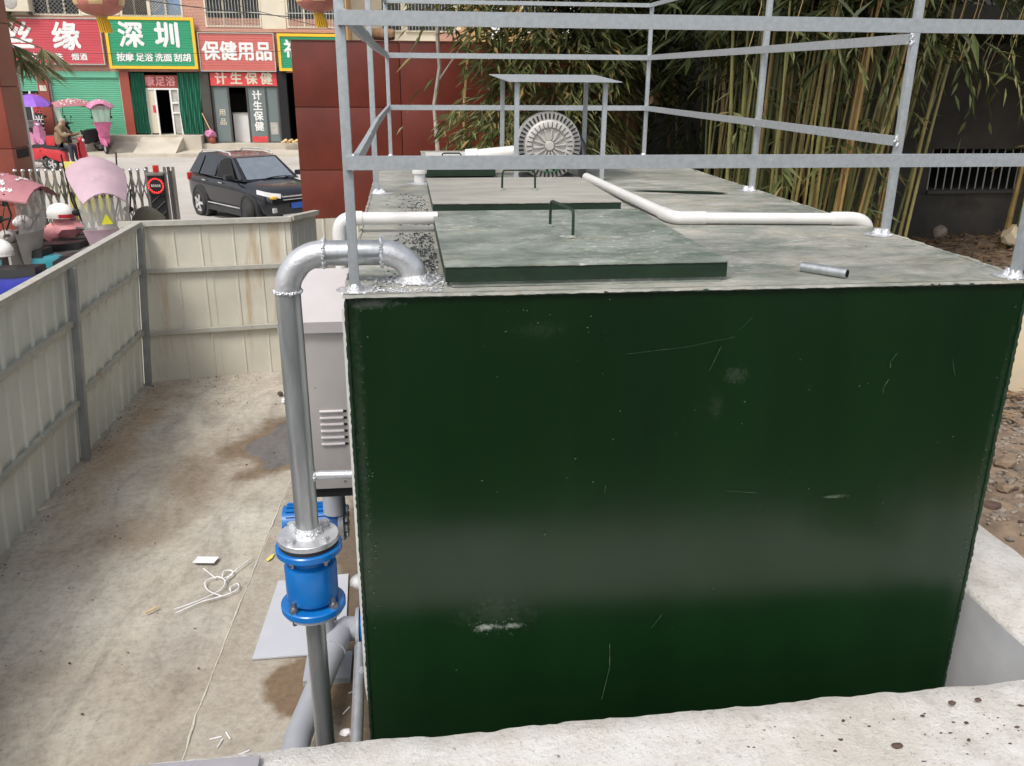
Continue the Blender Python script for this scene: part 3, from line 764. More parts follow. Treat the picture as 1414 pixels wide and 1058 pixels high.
def ring_weld(c, r, ax, n=34, s=.0065, name='weld_bead', par=None):
    m = MB()
    for k in range(n):
        a = 2*math.pi*k/n; x, y = r*math.cos(a), r*math.sin(a)
        p = {'z': (x, y, 0), 'x': (0, x, y)}[ax]
        m.ball((c[0]+p[0]+random.gauss(0, .001), c[1]+p[1], c[2]+p[2]+random.gauss(0, .0015)), s*random.uniform(.8, 1.3), 1, .2)
    m.build(name, 'weld', par or pipe)
ring_weld((PX, PY, PZ-.125), pr+.002, 'z'); ring_weld((PX+.125, PY, PZ), pr+.002, 'x'); ring_weld((.115, PY, PZ), pr+.002, 'x')
m = MB()
m.lathe([(.075, .003), (.06, .007), (.049, .016), (.044, .026)], (.225, PY, 0), 'z', 22)
for k in range(70):
    a = random.uniform(0, 6.28); r = .045+abs(random.gauss(0, .03)); m.ball((.225+r*math.cos(a)*1.5, max(.01, PY+r*math.sin(a)*.8), .003), (.007, .006, .003), 1, .35)
m.build('foot_weld', 'weld', pipe)
m = MB(); m.lathe([(.0, -.952), (.110, -.952), (.110, -.934), (.108, -.932), (.0, -.932)], (PX, PY, 0), 'z', 40); fl = m.build('flange', 'silver', pipe)
m = MB(); m.lathe([(.058, -.932), (.050, -.922), (.044, -.905), (.0415, -.898)], (PX, PY, 0), 'z', 28)
for k in range(40):
    a = 2*math.pi*k/40; m.ball((PX+.047*math.cos(a), PY+.047*math.sin(a), -.918+random.gauss(0, .006)), .0055*random.uniform(.6, 1.3), 1, .25)
m.build('flange_weld', 'weld', pipe)
m = MB(); m.tube([(PX+.02, PY, -.698), (-.001, PY, -.702)], .016, 14); m.build('bracket_tube', 'silver', pipe)
m = MB()
for k in range(14): m.ball((PX+.040, PY-.016*math.cos(k)*1.1, -.70+.017*math.sin(k)), .006, 1, .3)
m.build('weld_bead', 'weld', pipe)
m = MB(); m.tube([(PX, PY, -1.275), (PX, PY, -2.55)], .037, 28); lp = m.build('drop_pipe', 'galvpipe', pipe)

# blue enamelled valve between flanges
valve = thing('check_valve', 'blue enamelled flanged valve bolted under the galvanised pipe', 'valve', (PX, PY, -1.27))
def hexn(m, c, r, h):
    m.prism([(c[0]+r*math.cos(R(60*k)), c[1]+r*math.sin(R(60*k))) for k in range(6)], c[2], c[2]+h, 'z')
m = MB(); m.lathe([(.0, -1.196), (.090, -1.196), (.094, -1.190), (.095, -1.175), (.095, -1.055), (.092, -1.046), (.078, -1.040), (.0, -1.040)], (PX, PY, 0), 'z', 44); m.build('body', 'blue', valve)
m = MB(); m.lathe([(.070, -1.042), (.070, -1.000), (.116, -.998), (.120, -.994), (.120, -.974), (.116, -.970), (.0, -.970)], (PX, PY, 0), 'z', 48); uf = m.build('upper_flange', 'blue', valve)
m = MB(); m.lathe([(.0, -1.240), (.114, -1.240), (.119, -1.236), (.119, -1.216), (.115, -1.212), (.07, -1.211), (.07, -1.194), (.0, -1.194)], (PX, PY, 0), 'z', 48); lf = m.build('lower_flange', 'blue', valve)
m = MB(); m.lathe([(.0, -.9695), (.106, -.9695), (.106, -.9525), (.0, -.9525)], (PX, PY, 0), 'z', 36); m.build('gasket', 'gasket', valve)
m = MB(); m.lathe([(.0, -1.258), (.104, -1.258), (.109, -1.254), (.109, -1.241), (.0, -1.241)], (PX, PY, 0), 'z', 36); m.build('counter_flange', 'pvcgrey', valve)
for k in range(4):
    a = R(48+90*k); c = (PX+.083*math.cos(a), PY+.083*math.sin(a))
    m = MB(); hexn(m, (*c, -.9315), .0195, .016); m.cyl((*c, -.9155), (*c, -.913), .012, 12); m.build('bolt', 'silver', pipe)
    m = MB(); m.cyl((*c, -1.034), (*c, -1.0), .0085, 10); hexn(m, (*c, -1.018), .017, .015); m.build('bolt', 'nut', valve)
    c = (PX+.101*math.cos(R(52+90*k)), PY+.101*math.sin(R(52+90*k)))
    m = MB(); m.cyl((*c, -1.266), (*c, -1.170), .0085, 10); hexn(m, (*c, -1.2115), .017, .016); m.cyl((*c, -1.1955), (*c, -1.191), .0145, 12); m.build('bolt', 'nut', valve)

# stainless control cabinet on the tank's left side
cab = thing('control_cabinet', 'stainless control cabinet with hipped lid and louvres behind the galvanised pipe', 'cabinet', (-.18, 1.1, -1.1))
X0, X1, Y0, Y1 = -.322, -.035, .90, 1.32
m = MB(); m.box((X0, Y0, -1.11), (X1, Y1, -.36), .004); m.build('body', 'steel', cab)
m = MB(); e = .028
b0 = [(X0-e, Y0-e, -.325), (X1+.02, Y0-e, -.325), (X1+.02, Y1+e, -.335), (X0-e, Y1+e, -.335)]
b1 = [(X0-e, Y0-e, -.372), (X1+.02, Y0-e, -.372), (X1+.02, Y1+e, -.385), (X0-e, Y1+e, -.385)]
m._add(b0+b1+[(X0+.10, 1.12, -.150), (X1+.02, 1.12, -.150)], [(0, 1, 9, 8), (2, 3, 8, 9), (3, 0, 8), (1, 2, 9), (0, 4, 5, 1), (1, 5, 6, 2), (2, 6, 7, 3), (3, 7, 4, 0), (7, 6, 5, 4)])
MT['lidsheet'] = plain('pale stainless lid', (.48, .455, .46), .45, metal=.3, var=.05, bump=.1, bscale=12)
m.build('hipped_lid', 'lidsheet', cab)
for k in range(6):
    z = -.735-.031*k
    m = MB(); rows = []
    for x in lin(-.205, -.105, 8): rows.append([(x, Y0-.001, z+.006), (x, Y0-.012, z+.001), (x, Y0-.012, z-.003), (x, Y0-.001, z-.004)])
    m.loft(rows); m.build('louvre', 'lidsheet', cab)
    m = MB(); m.box((-.104, Y0-.0022, z-.007), (-.090, Y0-.0005, z+.004)); m.build('louvre_shadow_gap', 'dark', cab)
m = MB(); m.box((X0+.02, Y0+.02, -1.16), (X1-.02, Y1-.02, -1.112)); m.build('base_frame', 'black', cab)
m = MB(); m.cyl((-.115, Y0-.004, -1.075), (-.115, Y0, -1.075), .005, 10); m.build('screw', 'nut', cab)

# pump under the cabinet
pump = thing('pump', 'blue electric pump with pale end cap on the pad under the cabinet', 'pump', (-.3, 1.5, -1.75))
m = MB(); m.tube([(-.50, 1.5, -1.60), (-.215, 1.5, -1.60)], .098, 26)
for k in range(14):
    a = R(-20+k*17); m.obox((-.35, 1.5+.1*math.cos(a), -1.60+.1*math.sin(a)), (.26, .006, .02), (a+R(90), 0, 0))
m.build('motor', 'blue', pump)
m = MB(); m.lathe([(0, -.165), (.05, -.166), (.085, -.172), (.104, -.185), (.107, -.212), (.098, -.214)], (0, 1.5, -1.60), 'x', 28)
for k in range(10):
    a = R(36*k); m.obox((-.172, 1.5+.08*math.cos(a), -1.60+.08*math.sin(a)), (.016, .014, .035), (a, 0, 0), .003)
m.build('end_cap', 'silver', pump)
m = MB(); m.tube([(-.225, 1.42, -1.50), (-.225, 1.42, -1.16)], .058, 22); m.lathe([(.062, -1.37), (.07, -1.365), (.07, -1.34), (.062, -1.335)], (-.225, 1.42, 0), 'z', 24); m.build('discharge_pipe', 'pvcgrey', pump)
m = MB(); m.obox((-.33, 1.5, -1.72), (.22, .16, .06), bev=.01); m.cyl((-.33, 1.5, -2.56), (-.33, 1.5, -1.74), .05, 16); m.box((-.46, 1.38, -2.555), (-.2, 1.62, -2.52)); m.build('pedestal', 'pvcgrey', pump)
# grey suction pipe on the ground with flanged blue butterfly valve
gp = thing('plastic_pipe', 'thick grey plastic pipe running along the ground toward the pit wall', 'pipe', (-.35, .8, -2.5))
m = MB(); m.tube([(-.44, -.30, -2.33), (-.40, .72, -2.33), (-.275, 1.42, -2.33)], .066, 24); m.build('run', 'pvcgrey', gp)
m = MB(); m.tube([(-.285, 1.36, -2.33), (-.268, 1.47, -2.33), (-.258, 1.53, -2.33), (-.22, 1.57, -2.33), (-.15, 1.57, -2.33)], [.072, .072, .073, .072, .066], 24); m.build('elbow', 'pvcgrey', gp)
m = MB(); m.lathe([(.06, -.166), (.112, -.166), (.116, -.162), (.116, -.146), (.06, -.144)], (0, 1.57, -2.33), 'x', 30); m.build('flange', 'pvcgrey', gp)
bv = thing('butterfly_valve', 'blue butterfly valve with white tag wedged against the tank foot', 'valve', (-.1, 1.57, -2.5))
m = MB(); m.lathe([(.06, -.143), (.10, -.143), (.104, -.138), (.104, -.10), (.06, -.098)], (0, 1.57, -2.33), 'x', 28); m.cyl((-.12, 1.57, -2.22), (-.12, 1.57, -2.05), .02, 14); m.build('body', 'blue', bv)
m = MB(); m.ball((-.135, 1.58, -2.03), (.05, .045, .05), 2, .12); m.build('tag', 'paper', bv)
sp = thing('drain_pipe', 'slim silver pipe lying along the foot of the tank', 'pipe', (-.12, .8, -2.4))
m = MB(); m.tube([(-.115, -.28, -2.36), (-.124, .74, -2.36), (-.14, 1.44, -2.36)], .031, 16); m.build('tube', 'silver', sp)
for y in (-.15, .5, 1.2): m = MB(); m.lathe([(.031, y-.02), (.037, y-.016), (.037, y+.016), (.031, y+.02)], (-.12, 0, -2.36), 'y', 16); m.build('coupling', 'silver', sp)
m = MB(); m.prism([(-.775, 1.635), (-.245, 1.64), (-.275, 2.49), (-.735, 2.45)], -2.548, -2.538, 'z'); tag(m.build('plastic_sheet', 'sheetgrey'), 'flat pale grey plastic sheet lying on the pad', 'sheet')

# white plastic pipes on the tank top
lp_ = thing('white_pipe', 'white plastic pipe elbowed from the front hatch down the tank side', 'pipe', (0, 1.15, 0))
m = MB(); m.tube([(-.03, 1.14, .062), (.335, 1.13, .062)], .027, 20); m.build('run', 'pvc', lp_)
m = MB(); m.tube(curve([(.01, 1.14, .062), (-.04, 1.14, .061), (-.075, 1.14, .045), (-.090, 1.14, .01), (-.091, 1.14, -.05)], 4), .032, 20); m.build('elbow', 'pvc', lp_)
m = MB(); m.tube([(-.091, 1.14, -.03), (-.091, 1.14, -.9)], .027, 18); m.build('downpipe', 'pvc', lp_)
rp = thing('white_pipe', 'long white plastic pipe crossing the tank top from the blower to the right edge', 'pipe', (1.5, 1.3, 0))
m = MB(); m.tube([(1.345, 2.84, .045), (1.43, 1.33, .031)], .0265, 20); m.build('run', 'pvc', rp)
m = MB(); m.tube(curve([(1.425, 1.40, .031), (1.432, 1.30, .031), (1.455, 1.245, .031), (1.50, 1.235, .031), (1.58, 1.230, .031)], 4), .031, 20); m.build('elbow', 'pvc', rp)
m = MB(); m.tube([(1.53, 1.233, .031), (2.24, 1.165, .030)], .026, 20); m.build('run', 'pvc', rp)
m = MB(); m.tube(curve([(2.17, 1.172, .031), (2.25, 1.165, .031), (2.30, 1.161, .024), (2.335, 1.16, .002), (2.350, 1.16, -.04), (2.352, 1.16, -.09)], 4), .031, 20); m.build('elbow', 'pvc', rp)
m = MB(); m.tube([(2.352, 1.16, -.07), (2.352, 1.16, -1.0)], .026, 18); m.build('downpipe', 'pvc', rp)
vp = thing('vent_stub', 'short white vent pipe with collar standing left of the middle hatch', 'vent pipe', (.29, 2.9, 0))
m = MB(); m.cyl((.29, 2.92, 0), (.29, 2.92, .085), .036, 20); m.build('tube', 'pvc', vp)
m = MB(); m.lathe([(.036, .062), (.046, .066), (.046, .085), (.044, .088), (.044, .112), (.03, .118), (0, .118)], (.29, 2.92, 0), 'z', 22); m.build('cap', 'pvc', vp)
m = MB(); m.lathe([(.08, .003), (.05, .008), (.037, .014)], (.29, 2.92, 0), 'z', 18); m.build('foot', 'weld', vp)
m = MB(); m.tube([(.66, 3.42, .125), (.97, 3.36, .16)], .045, 20); bp_ = thing('white_pipe', 'short white pipe lying from the rear hatch to the blower', 'pipe', (.8, 3.4, .07)); m.build('tube', 'pvc', bp_)
m = MB(); m.tube([(.62, 3.425, .122), (.70, 3.41, .13)], .052, 20); m.build('collar', 'pvc', bp_)
m = MB(); m.box((.36, 3.3, .071), (.72, 4.3, .083)); m.box((.45, 3.32, .083), (.49, 3.36, .10)); tag(m.build('cover_board', 'pvc'), 'thin white board laid on the rear hatch', 'board')

# side channel blower under its little sheet roof
bl = thing('blower', 'round grey ring blower with radial fins and green smears standing on the tank top', 'blower', (1.14, 3.2, 0))
BX, BY, BZ = 1.137, 3.06, .222
MT['blower'] = plain('grey blower casting', (.50, .485, .455), .5, metal=.25, var=.1, scale=12, bump=.15)
MT['bluegreen'] = plain('green paint smear', (.02, .16, .06), .35)
m = MB(); m.lathe([(.0, .10), (.19, .10), (.212, .085), (.214, .02), (.205, .006), (.150, .0), (.150, .010)], (BX, BY, BZ), 'y', 48); m.build('housing', 'blower', bl)
n_ = 44
for k in range(n_):
    a = 2*math.pi*k/n_
    m = MB(); m.obox((BX+.186*math.cos(a), BY-.002, BZ+.186*math.sin(a)), (.034, .006, .0105), (0, -a, 0)); m.build('slot', 'gasket', bl)
m = MB(); m.lathe([(.158, .0), (.162, -.014), (.150, -.022), (.118, -.022), (.112, -.012), (.105, -.004)], (BX, BY, BZ), 'y', 48); m.build('ring', 'blower', bl)
m = MB(); m.lathe([(0, .0), (.106, .0), (.106, .004), (0, .004)], (BX, BY, BZ), 'y', 40); m.build('recess', 'gasket', bl)
for k in range(30):
    a = 2*math.pi*k/30
    m = MB(); m.obox((BX+.134*math.cos(a), BY-.024, BZ+.134*math.sin(a)), (.034, .006, .0035), (0, -a, 0)); m.build('fin', 'gasket', bl)
for k in range(14):
    a = 2*math.pi*k/14+.1
    m = MB(); m.obox((BX+.072*math.cos(a), BY-.012, BZ+.072*math.sin(a)), (.07, .022, .009), (0, -a, 0)); m.build('fin', 'blower', bl)
m = MB(); m.lathe([(0, -.028), (.026, -.027), (.034, -.018), (.036, 0)], (BX, BY, BZ), 'y', 24); m.build('hub', 'blower', bl)
m = MB(); m.tube([(BX, BY+.1, BZ), (BX, BY+.42, BZ)], .115, 30); m.lathe([(.115, .30), (.122, .305), (.122, .40), (.10, .43), (0, .43)], (BX, BY, BZ), 'y', 30); m.build('motor', 'blower', bl)
m = MB()
for k in range(18):
    a = R(62+random.uniform(-14, 16))-R(145); rr = random.uniform(.12, .165)
    m.obox((BX+rr*math.cos(a), BY-.026, BZ+rr*math.sin(a)), (random.uniform(.01, .03), .004, random.uniform(.006, .016)), (0, random.uniform(0, 3), 0))
for k in range(7):
    a = R(-48+random.uniform(-8, 8)); rr = random.uniform(.13, .165)
    m.obox((BX+rr*math.cos(a), BY-.026, BZ+rr*math.sin(a)), (random.uniform(.01, .025), .004, random.uniform(.006, .012)), (0, random.uniform(0, 3), 0))
tag(m.build('paint_smear', 'bluegreen', bl), kind='stuff')
m = MB(); m.obox((BX, BY+.12, .018), (.34, .2, .03), bev=.004); m.build('foot', 'gasket', bl)
m = MB(); m.tube([(BX+.14, BY+.16, .30), (BX+.205, BY+.14, .29), (BX+.235, BY+.09, .22), (BX+.24, BY+.02, .12), (BX+.215, BY-.05, .075), (BX+.19, BY-.16, .062)], .026, 14); m.build('outlet_hose', 'cladding', bl)
ro = thing('blower_roof', 'small sloping sheet roof on four legs above the blower', 'shelter', (1.15, 3.35, 0))
m = MB(); z0, z1 = .618, .660
m._add([(.855, 2.94, z0), (1.575, 2.94, z0), (1.585, 3.80, z1), (.815, 3.80, z1), (.855, 2.94, z0-.004), (1.575, 2.94, z0-.004), (1.585, 3.80, z1-.004), (.815, 3.80, z1-.004)], [(0, 1, 2, 3), (7, 6, 5, 4), (0, 4, 5, 1), (1, 5, 6, 2), (2, 6, 7, 3), (3, 7, 4, 0)])
m.build('roof_sheet', 'galv', ro)
for x, y, h in ((.912, 3.0, .617), (1.485, 3.03, .619), (.90, 3.72, .652), (1.50, 3.72, .652)):
    m = MB(); m.bar((x, y, 0), (x+.004, y, h), .028, .028, (0, 1, 0)); m.build('leg', 'galv', ro)
m = MB(); m.tube([(1.585, .20, .018), (1.69, .075, .018)], .018, 16); m.tube([(1.5849, .2003, .018), (1.586, .199, .018)], .014, 12)
po = thing('pipe_offcut', 'short steel pipe offcut lying on the front right of the tank top', 'pipe offcut', (1.64, .14, 0))
m.build('tube', 'galvpipe', po)
m = MB(); m.lathe([(0, 0), (.0135, 0)], (0, 0, 0), 'z', 14); m.bm.transform(Matrix.Translation((1.6906, .0743, .018)) @ Vector((.105, -.125, 0)).to_track_quat('Z', 'Y').to_matrix().to_4x4()); m.build('bore', 'dark', po, recalc=False)
blob('paint_streak', 'greenedge', [(1.55, 2.44), (1.75, 2.43), (2.0, 2.36), (2.08, 2.28), (1.9, 2.30), (1.7, 2.37)], .0085, 'dark green streak of wet paint on the tank top', kind='stuff', amp=.02)
MT['spatterblack'] = plain('black spatter', (.02, .02, .022), .5)
m = MB()
for _ in range(1100):
    x = .306-abs(random.gauss(0, .075)); y = random.uniform(.08, 1.1) if random.random() < .75 else random.uniform(1.3, 2.4)
    if x < .05 or (.14 < x and y < .26 and x < .3): continue
    r = random.choice((.0008, .0012, .0016, .0022, .003, .0055)); m.ball((x, y, .004), (r*random.uniform(.7, 1.5), r*random.uniform(.8, 2.2), .0016), 1, .45)
tag(m.build('paint_spatter', 'spatterblack'), 'black paint spatter on the tank top left of the hatches', kind='stuff')
m = MB()
for _ in range(700):
    a = random.choice(((.05, .06, .05, .05), (.22, .17, .09, .06), (.27, .16, .04, .1), (.14, .03, .12, .015)))
    x = random.gauss(a[0], a[2]); y = random.gauss(a[1], a[3])
    if not (.004 < x < .31 and .012 < y < .5): continue
    r = random.choice((.001, .0015, .002, .003, .005)); m.ball((x, y, .0035), (r*1.8, r*1.3, .0015), 1, .4)
tag(m.build('silver_splashes', 'weld'), 'silver paint splashes round the pipe and corner post on the tank top', kind='stuff')

# litter in the yard
def bit(name, label, cat, f, mat):
    m = MB(); f(m); return tag(m.build(name, mat), label, cat)
bit('paper_scrap', 'small white scrap of plastic on the yard floor beside the string', 'scrap', lambda m: m.prism([(-1.37, 2.80), (-1.22, 2.78), (-1.20, 2.86), (-1.35, 2.88)], -2.572, -2.568, 'z'), 'paper')
def string(m):
    for pts in ([(-1.36, 2.24), (-1.22, 2.33), (-1.11, 2.44), (-1.10, 2.54), (-1.16, 2.60), (-1.23, 2.55), (-1.19, 2.44), (-1.09, 2.36)], [(-1.10, 2.53), (-1.06, 2.66), (-.97, 2.82)], [(-1.13, 2.60), (-1.13, 2.67), (-1.08, 2.67), (-1.07, 2.61), (-1.11, 2.58)], [(-1.34, 2.20), (-1.20, 2.31), (-1.07, 2.37), (-1.0, 2.43), (-1.01, 2.50), (-1.05, 2.46), (-1.04, 2.41)], [(-1.28, 2.72), (-1.2, 2.62), (-1.17, 2.58)]):
        q = curve([(a, b, -2.572+.008*abs(jag(a*3+b, 91, 2))) for a, b in pts]); m.tube(q, .0042, 5)
bit('string', 'tangle of white plastic string on the yard floor', 'string', string, 'paper')
bit('cigarette_butt', 'cigarette butt on the yard concrete left of the string', 'cigarette', lambda m: m.tube([(-1.53, 2.22, -2.572), (-1.47, 2.28, -2.572)], .0065, 8), 'gold')
bit('fallen_leaf', 'yellowing leaf on the pad edge left of the blue valve', 'leaf', lambda m: m.prism([(-.86, 2.74), (-.83, 2.80), (-.81, 2.82), (-.815, 2.76), (-.84, 2.72)], -2.546, -2.541, 'z'), 'yellowsoft')
bit('bolt_bag', 'shiny white lump lying near the far fence', 'scrap', lambda m: m.ball((-1.13, 5.97, -2.565), (.04, .035, .03), 2, .2), 'paper')
rock('pebble', 'brown pebble on the silt near the far fence', (-1.21, 6.2, -2.57), (.03, .03, .025), 'stonedark')
bit('mortar_lump', 'white lump of mortar on the pad between pipes', 'mortar lump', lambda m: m.ball((-.20, .98, -2.545), (.03, .025, .02), 2, .25), 'paper')
bit('clamp', 'black plastic clamp lying between the pipes on the pad', 'clamp', lambda m: (m.box((-.215, .60, -2.553), (-.17, .80, -2.50), .008), m.tube([(-.192, .62, -2.495), (-.192, .79, -2.495)], .012, 10)), 'gasket')
bit('plank_offcut', 'grey board offcut lying on the ledge at the lower left', 'board', lambda m: m.box((-.75, -.62, -1.392), (-.315, -.425, -1.374), .004), 'board')
for i in range(9):
    x, y = [(-.86, 1.02), (-.83, .98), (-.80, 1.03), (-.22, .72), (-.24, .70), (-.23, .66), (-.21, 1.15), (-.18, 1.3), (-.70, .9)][i]
    a = random.uniform(0, 3)
    bit('plastic_shaving', 'small white plastic shaving on the pad left of the grey pipe' if x < -.5 else 'small white plastic shaving on the pad between pipes and tank', 'shaving', lambda m: m.tube([(x-.03*math.cos(a), y-.03*math.sin(a), -2.549), (x+.03*math.cos(a), y+.03*math.sin(a), -2.549)], .004, 5), 'paper')
for o in bpy.data.objects:
    if o.name.startswith('plastic_shaving'): o['group'] = 'shavings left of the grey pipe' if 'left' in o['label'] else 'shavings between pipes and tank'

m = MB()
for _ in range(520):
    if random.random() < .45: x, y = -2.71+abs(random.gauss(0, .07)), random.uniform(.4, 6.7)
    elif random.random() < .5: x, y = random.uniform(-2.6, -.95), random.uniform(.6, 6.9)
    else: x, y = random.uniform(-2.3, -.7), 6.9-abs(random.gauss(0, .5))
    r = random.choice((.002, .0025, .003, .004, .006)); m.ball((x, y, -2.587+bumpz(x, y)), (r*random.uniform(.8, 1.8), r, r*.7), 1, .4)
tag(m.build('yard_debris', 'stonedark', smooth=False), 'crumbs of soil and grit on the yard floor and along the fence foot', kind='stuff')
# ------------------------------------------------------------------ corrugated hoarding fence
FZ0, FZ1 = -2.66, -.855
def fence(label, p0, p1, mat, posts, pitch, rib, panel_w, skew=0, zt=FZ1, inward=1, rails=(-1.33, -2.02), cap=True, lean=0):
    p0, p1 = Vector((*p0, 0)), Vector((*p1, 0)); d = (p1-p0); L = d.length; d.normalize(); nrm = Vector((d.y, -d.x, 0))*inward
    t = thing('hoarding_fence', label, 'fence', (((p0+p1)/2).x, ((p0+p1)/2).y, FZ0))
    n = max(1, round(L/panel_w)); pw = L/n
    out = lambda z: nrm*(-lean*(zt-z)/(zt-FZ0))
    for i in range(n):
        m = MB(); prof = []; s = 0
        while s < pw-1e-4:
            for ds, h in ((0, 0), (pitch-rib*1.8, 0), (pitch-rib*1.4, rib*.55), (pitch-rib*.6, rib*.55), (pitch-rib*.2, 0)):
                if s+ds <= pw: prof.append((s+ds, h))
            s += pitch
        prof.append((pw, 0))
        off = -.006 if i % 2 else 0
        rows = []
        for sx, h in prof:
            q = p0+d*(i*pw+sx+(.02 if False else 0))+nrm*(h+off-.02)
            b_ = q+out(FZ0); rows.append([(b_.x, b_.y, FZ0+.02*jag(i*pw+sx, 71, 2)), (q.x, q.y, zt)])
        m.loft(rows, closed=False, cap=False)
        o = m.build('panel', mat, t, ang=10)
        sol = None
    for s in posts:
        q = p0+d*s+nrm*.035; b_ = q+out(FZ0); m = MB(); m.bar((b_.x, b_.y, FZ0), (q.x, q.y, zt-.01), .062, .062, d); m.build('post', 'fpost', t)
    edges = [0]+[s for s in posts if .2 < s < L-.2]+[L]
    for a, b in zip(edges[:-1], edges[1:]):
        for z in rails:
            dz = random.uniform(-.02, .02)
            A_ = p0+d*(a+.04)+nrm*.012+out(z); B_ = p0+d*(b-.04)+nrm*.012+out(z); m = MB(); m.bar((A_.x, A_.y, z+dz), (B_.x, B_.y, z+dz+random.uniform(-.01, .01)), .04, .045); m.build('rail', 'frail', t)
        if cap:
            A_ = p0+d*a+nrm*.0; B_ = p0+d*b; m = MB(); m.bar((A_.x, A_.y, zt+.015), (B_.x, B_.y, zt+.015), .075, .05); m.build('top_rail', 'frail', t)
    return t
fence('long grey green corrugated hoarding with ribs and dark posts on the left of the yard', (-2.60, -1.2), (-2.60, 6.78), 'sheet', (1.9, 3.9, 5.93, 7.93), .235, .034, .94, lean=.15)
fence('far corrugated hoarding stained with rust streaks at the back of the yard', (-2.80, 6.80), (-1.06, 7.03), 'sheetrust', (), .27, .016, .83, inward=1)
fence('short shaded grey hoarding panel at the right end of the far fence', (-1.06, 7.03), (-.82, 7.42), 'sheetgr', (), .13, .012, .46, zt=-.845)
fence('cream hoarding panels leaning beside the red wall behind the cabinet', (-.95, 7.62), (.4, 7.9), 'sheetrust', (), .2, .018, .68, zt=-.94, cap=False, rails=(-1.5,))
# ------------------------------------------------------------------ red tiled walls at the gate
def tiles(t, x0, x1, z_edges, y, wx, face='-y', g=.006, th=.025, mat='tile'):
    xs = [x0]
    while xs[-1]+wx < x1-.05: xs.append(xs[-1]+wx)
    xs.append(x1)
    for za, zb in zip(z_edges[:-1], z_edges[1:]):
        for xa, xb in zip(xs[:-1], xs[1:]):
            m = MB(); o = random.uniform(-.002, .002)
            if face == '-y': m.box((xa+g, y-th+o, za+g), (xb-g, y, zb-g), .003)
            else: m.box((y, xa+g, za+g), (y+th+o, xb-g, zb-g), .003)
            m.build('tile', mat, t)
rw = thing('tiled_wall', 'shade darkened red tiled wall behind the tank with a rolled mat on top', 'wall', (1, 11.6, -2.7))
m = MB(); m.box((-1.43, 11.5, -2.75), (3.9, 11.75, 1.12)); m.build('core', 'grout', rw)
tiles(rw, -1.45, 3.9, [-2.66, -1.71, -.765, .18, 1.13], 11.5, 1.62, mat='tileshade')
m = MB(); m.box((-1.47, 11.46, 1.13), (3.92, 11.78, 1.145)); m.build('coping', 'tileshade', rw)
mt = thing('rolled_mat', 'rolled brown mat lying on top of the red wall', 'mat', (-.1, 11.6, 1.15))
m = MB(); m.tube([(-.36, 11.6, 1.225), (-.2, 11.6, 1.235), (.02, 11.6, 1.23), (.10, 11.6, 1.235)], [.075, .085, .085, .078], 14, wob=.06); m.build('roll', 'bark', mt)
m = MB(); m.lathe([(.08, .10), (.055, .112), (.05, .104), (.02, .112), (0, .108)], (0, 11.6, 1.235), 'x', 14); m.build('roll_end', 'stonedark', mt)
gpil = thing('gate_pillar', 'bright red tiled gate pillar with a dark slot at the left edge', 'pillar', (-7.2, 14.3, -2.7))
m = MB(); m.box((-8.4, 14.0, -2.75), (-6.70, 14.70, 3.3)); m.build('core', 'grout', gpil)
ze = [-2.66, -1.60, -.62, .42, 1.46, 2.5, 3.3]
tiles(gpil, -8.4, -6.68, ze, 14.0, .86); tiles(gpil, 13.98, 14.72, ze, -6.70, .74, 'x')
m = MB(); m.box((-6.673, 14.10, -.80), (-6.668, 14.62, -.64)); m.build('slot', 'dark', gpil)
m = MB(); m.cyl((-7.42, 16.6, -2.7), (-7.42, 16.6, .62), .038, 12); tag(m.build('white_pole', 'white'), 'slim white pole standing just right of the red gate pillar', 'pole')

# folding gate
ga = thing('folding_gate', 'stainless folding lattice gate with chrome capped posts across the entrance', 'gate', (-5.4, 13.85, -2.7))
gx = lin(-6.66, -4.44, 18); GZ0, GZ1 = -2.60, -1.0
for i, x in enumerate(gx):
    m = MB(); m.obox((x, 13.85, (GZ0+GZ1)/2), (.038, .05, GZ1-GZ0)); p_ = m.build('post', 'gatedark' if i % 3 == 0 else 'gatemetal', ga)
    m = MB(); m.ball((x, 13.85, GZ1+.02), (.038, .04, .03), 2); m.build('cap', 'chrome', p_)
    m = MB(); m.cyl((x, 13.83, GZ0-.09), (x, 13.87, GZ0-.09), .055, 12); m.build('wheel', 'gasket', p_)
for xa, xb in zip(gx[:-1], gx[1:]):
    for k in range(3):
        za = GZ1-.06-k*.50
        for s in (0, 1):
            m = MB(); m.bar((xa, 13.82+.05*s, za if s == 0 else za-.46), (xb, 13.82+.05*s, za-.46 if s == 0 else za), .014, .042, (0, 1, 0)); m.build('lattice_bar', 'gatemetal', ga)
hd = thing('gate_drive', 'gate drive head with glowing red dotted ring and red lamp on top', 'gate motor', (-4.2, 13.85, -2.7))
m = MB(); m.box((-4.40, 13.75, -1.42), (-4.13, 13.95, -1.08), .01); m.build('display', 'black', hd)
m = MB(); m.box((-4.42, 13.70, -1.075), (-4.11, 14.0, -1.03), .01); m.build('shelf', 'gatemetal', hd)
for k in range(20):
    a = 2*math.pi*k/20; m = MB(); m.ball((-4.265+.125*math.cos(a), 13.745, -1.25+.125*math.sin(a)), (.016, .008, .016), 1); m.build('led', 'led', hd)
for k in range(5): m = MB(); m.box((-4.345+k*.034, 13.742, -1.272), (-4.322+k*.034, 13.749, -1.228)); m.build('display_segment', 'greycloth', hd)
m = MB(); m.box((-4.30, 13.80, -1.02), (-4.21, 13.88, -.90), .01); m.build('lamp', 'redlens', hd)
for x in (-4.42, -4.11, -4.04, -3.96):
    m = MB(); m.obox((x, 13.85, -1.8), (.04, .06, 1.74)); m.build('upright', 'gatemetal' if x != -4.04 else 'gatedark', hd)
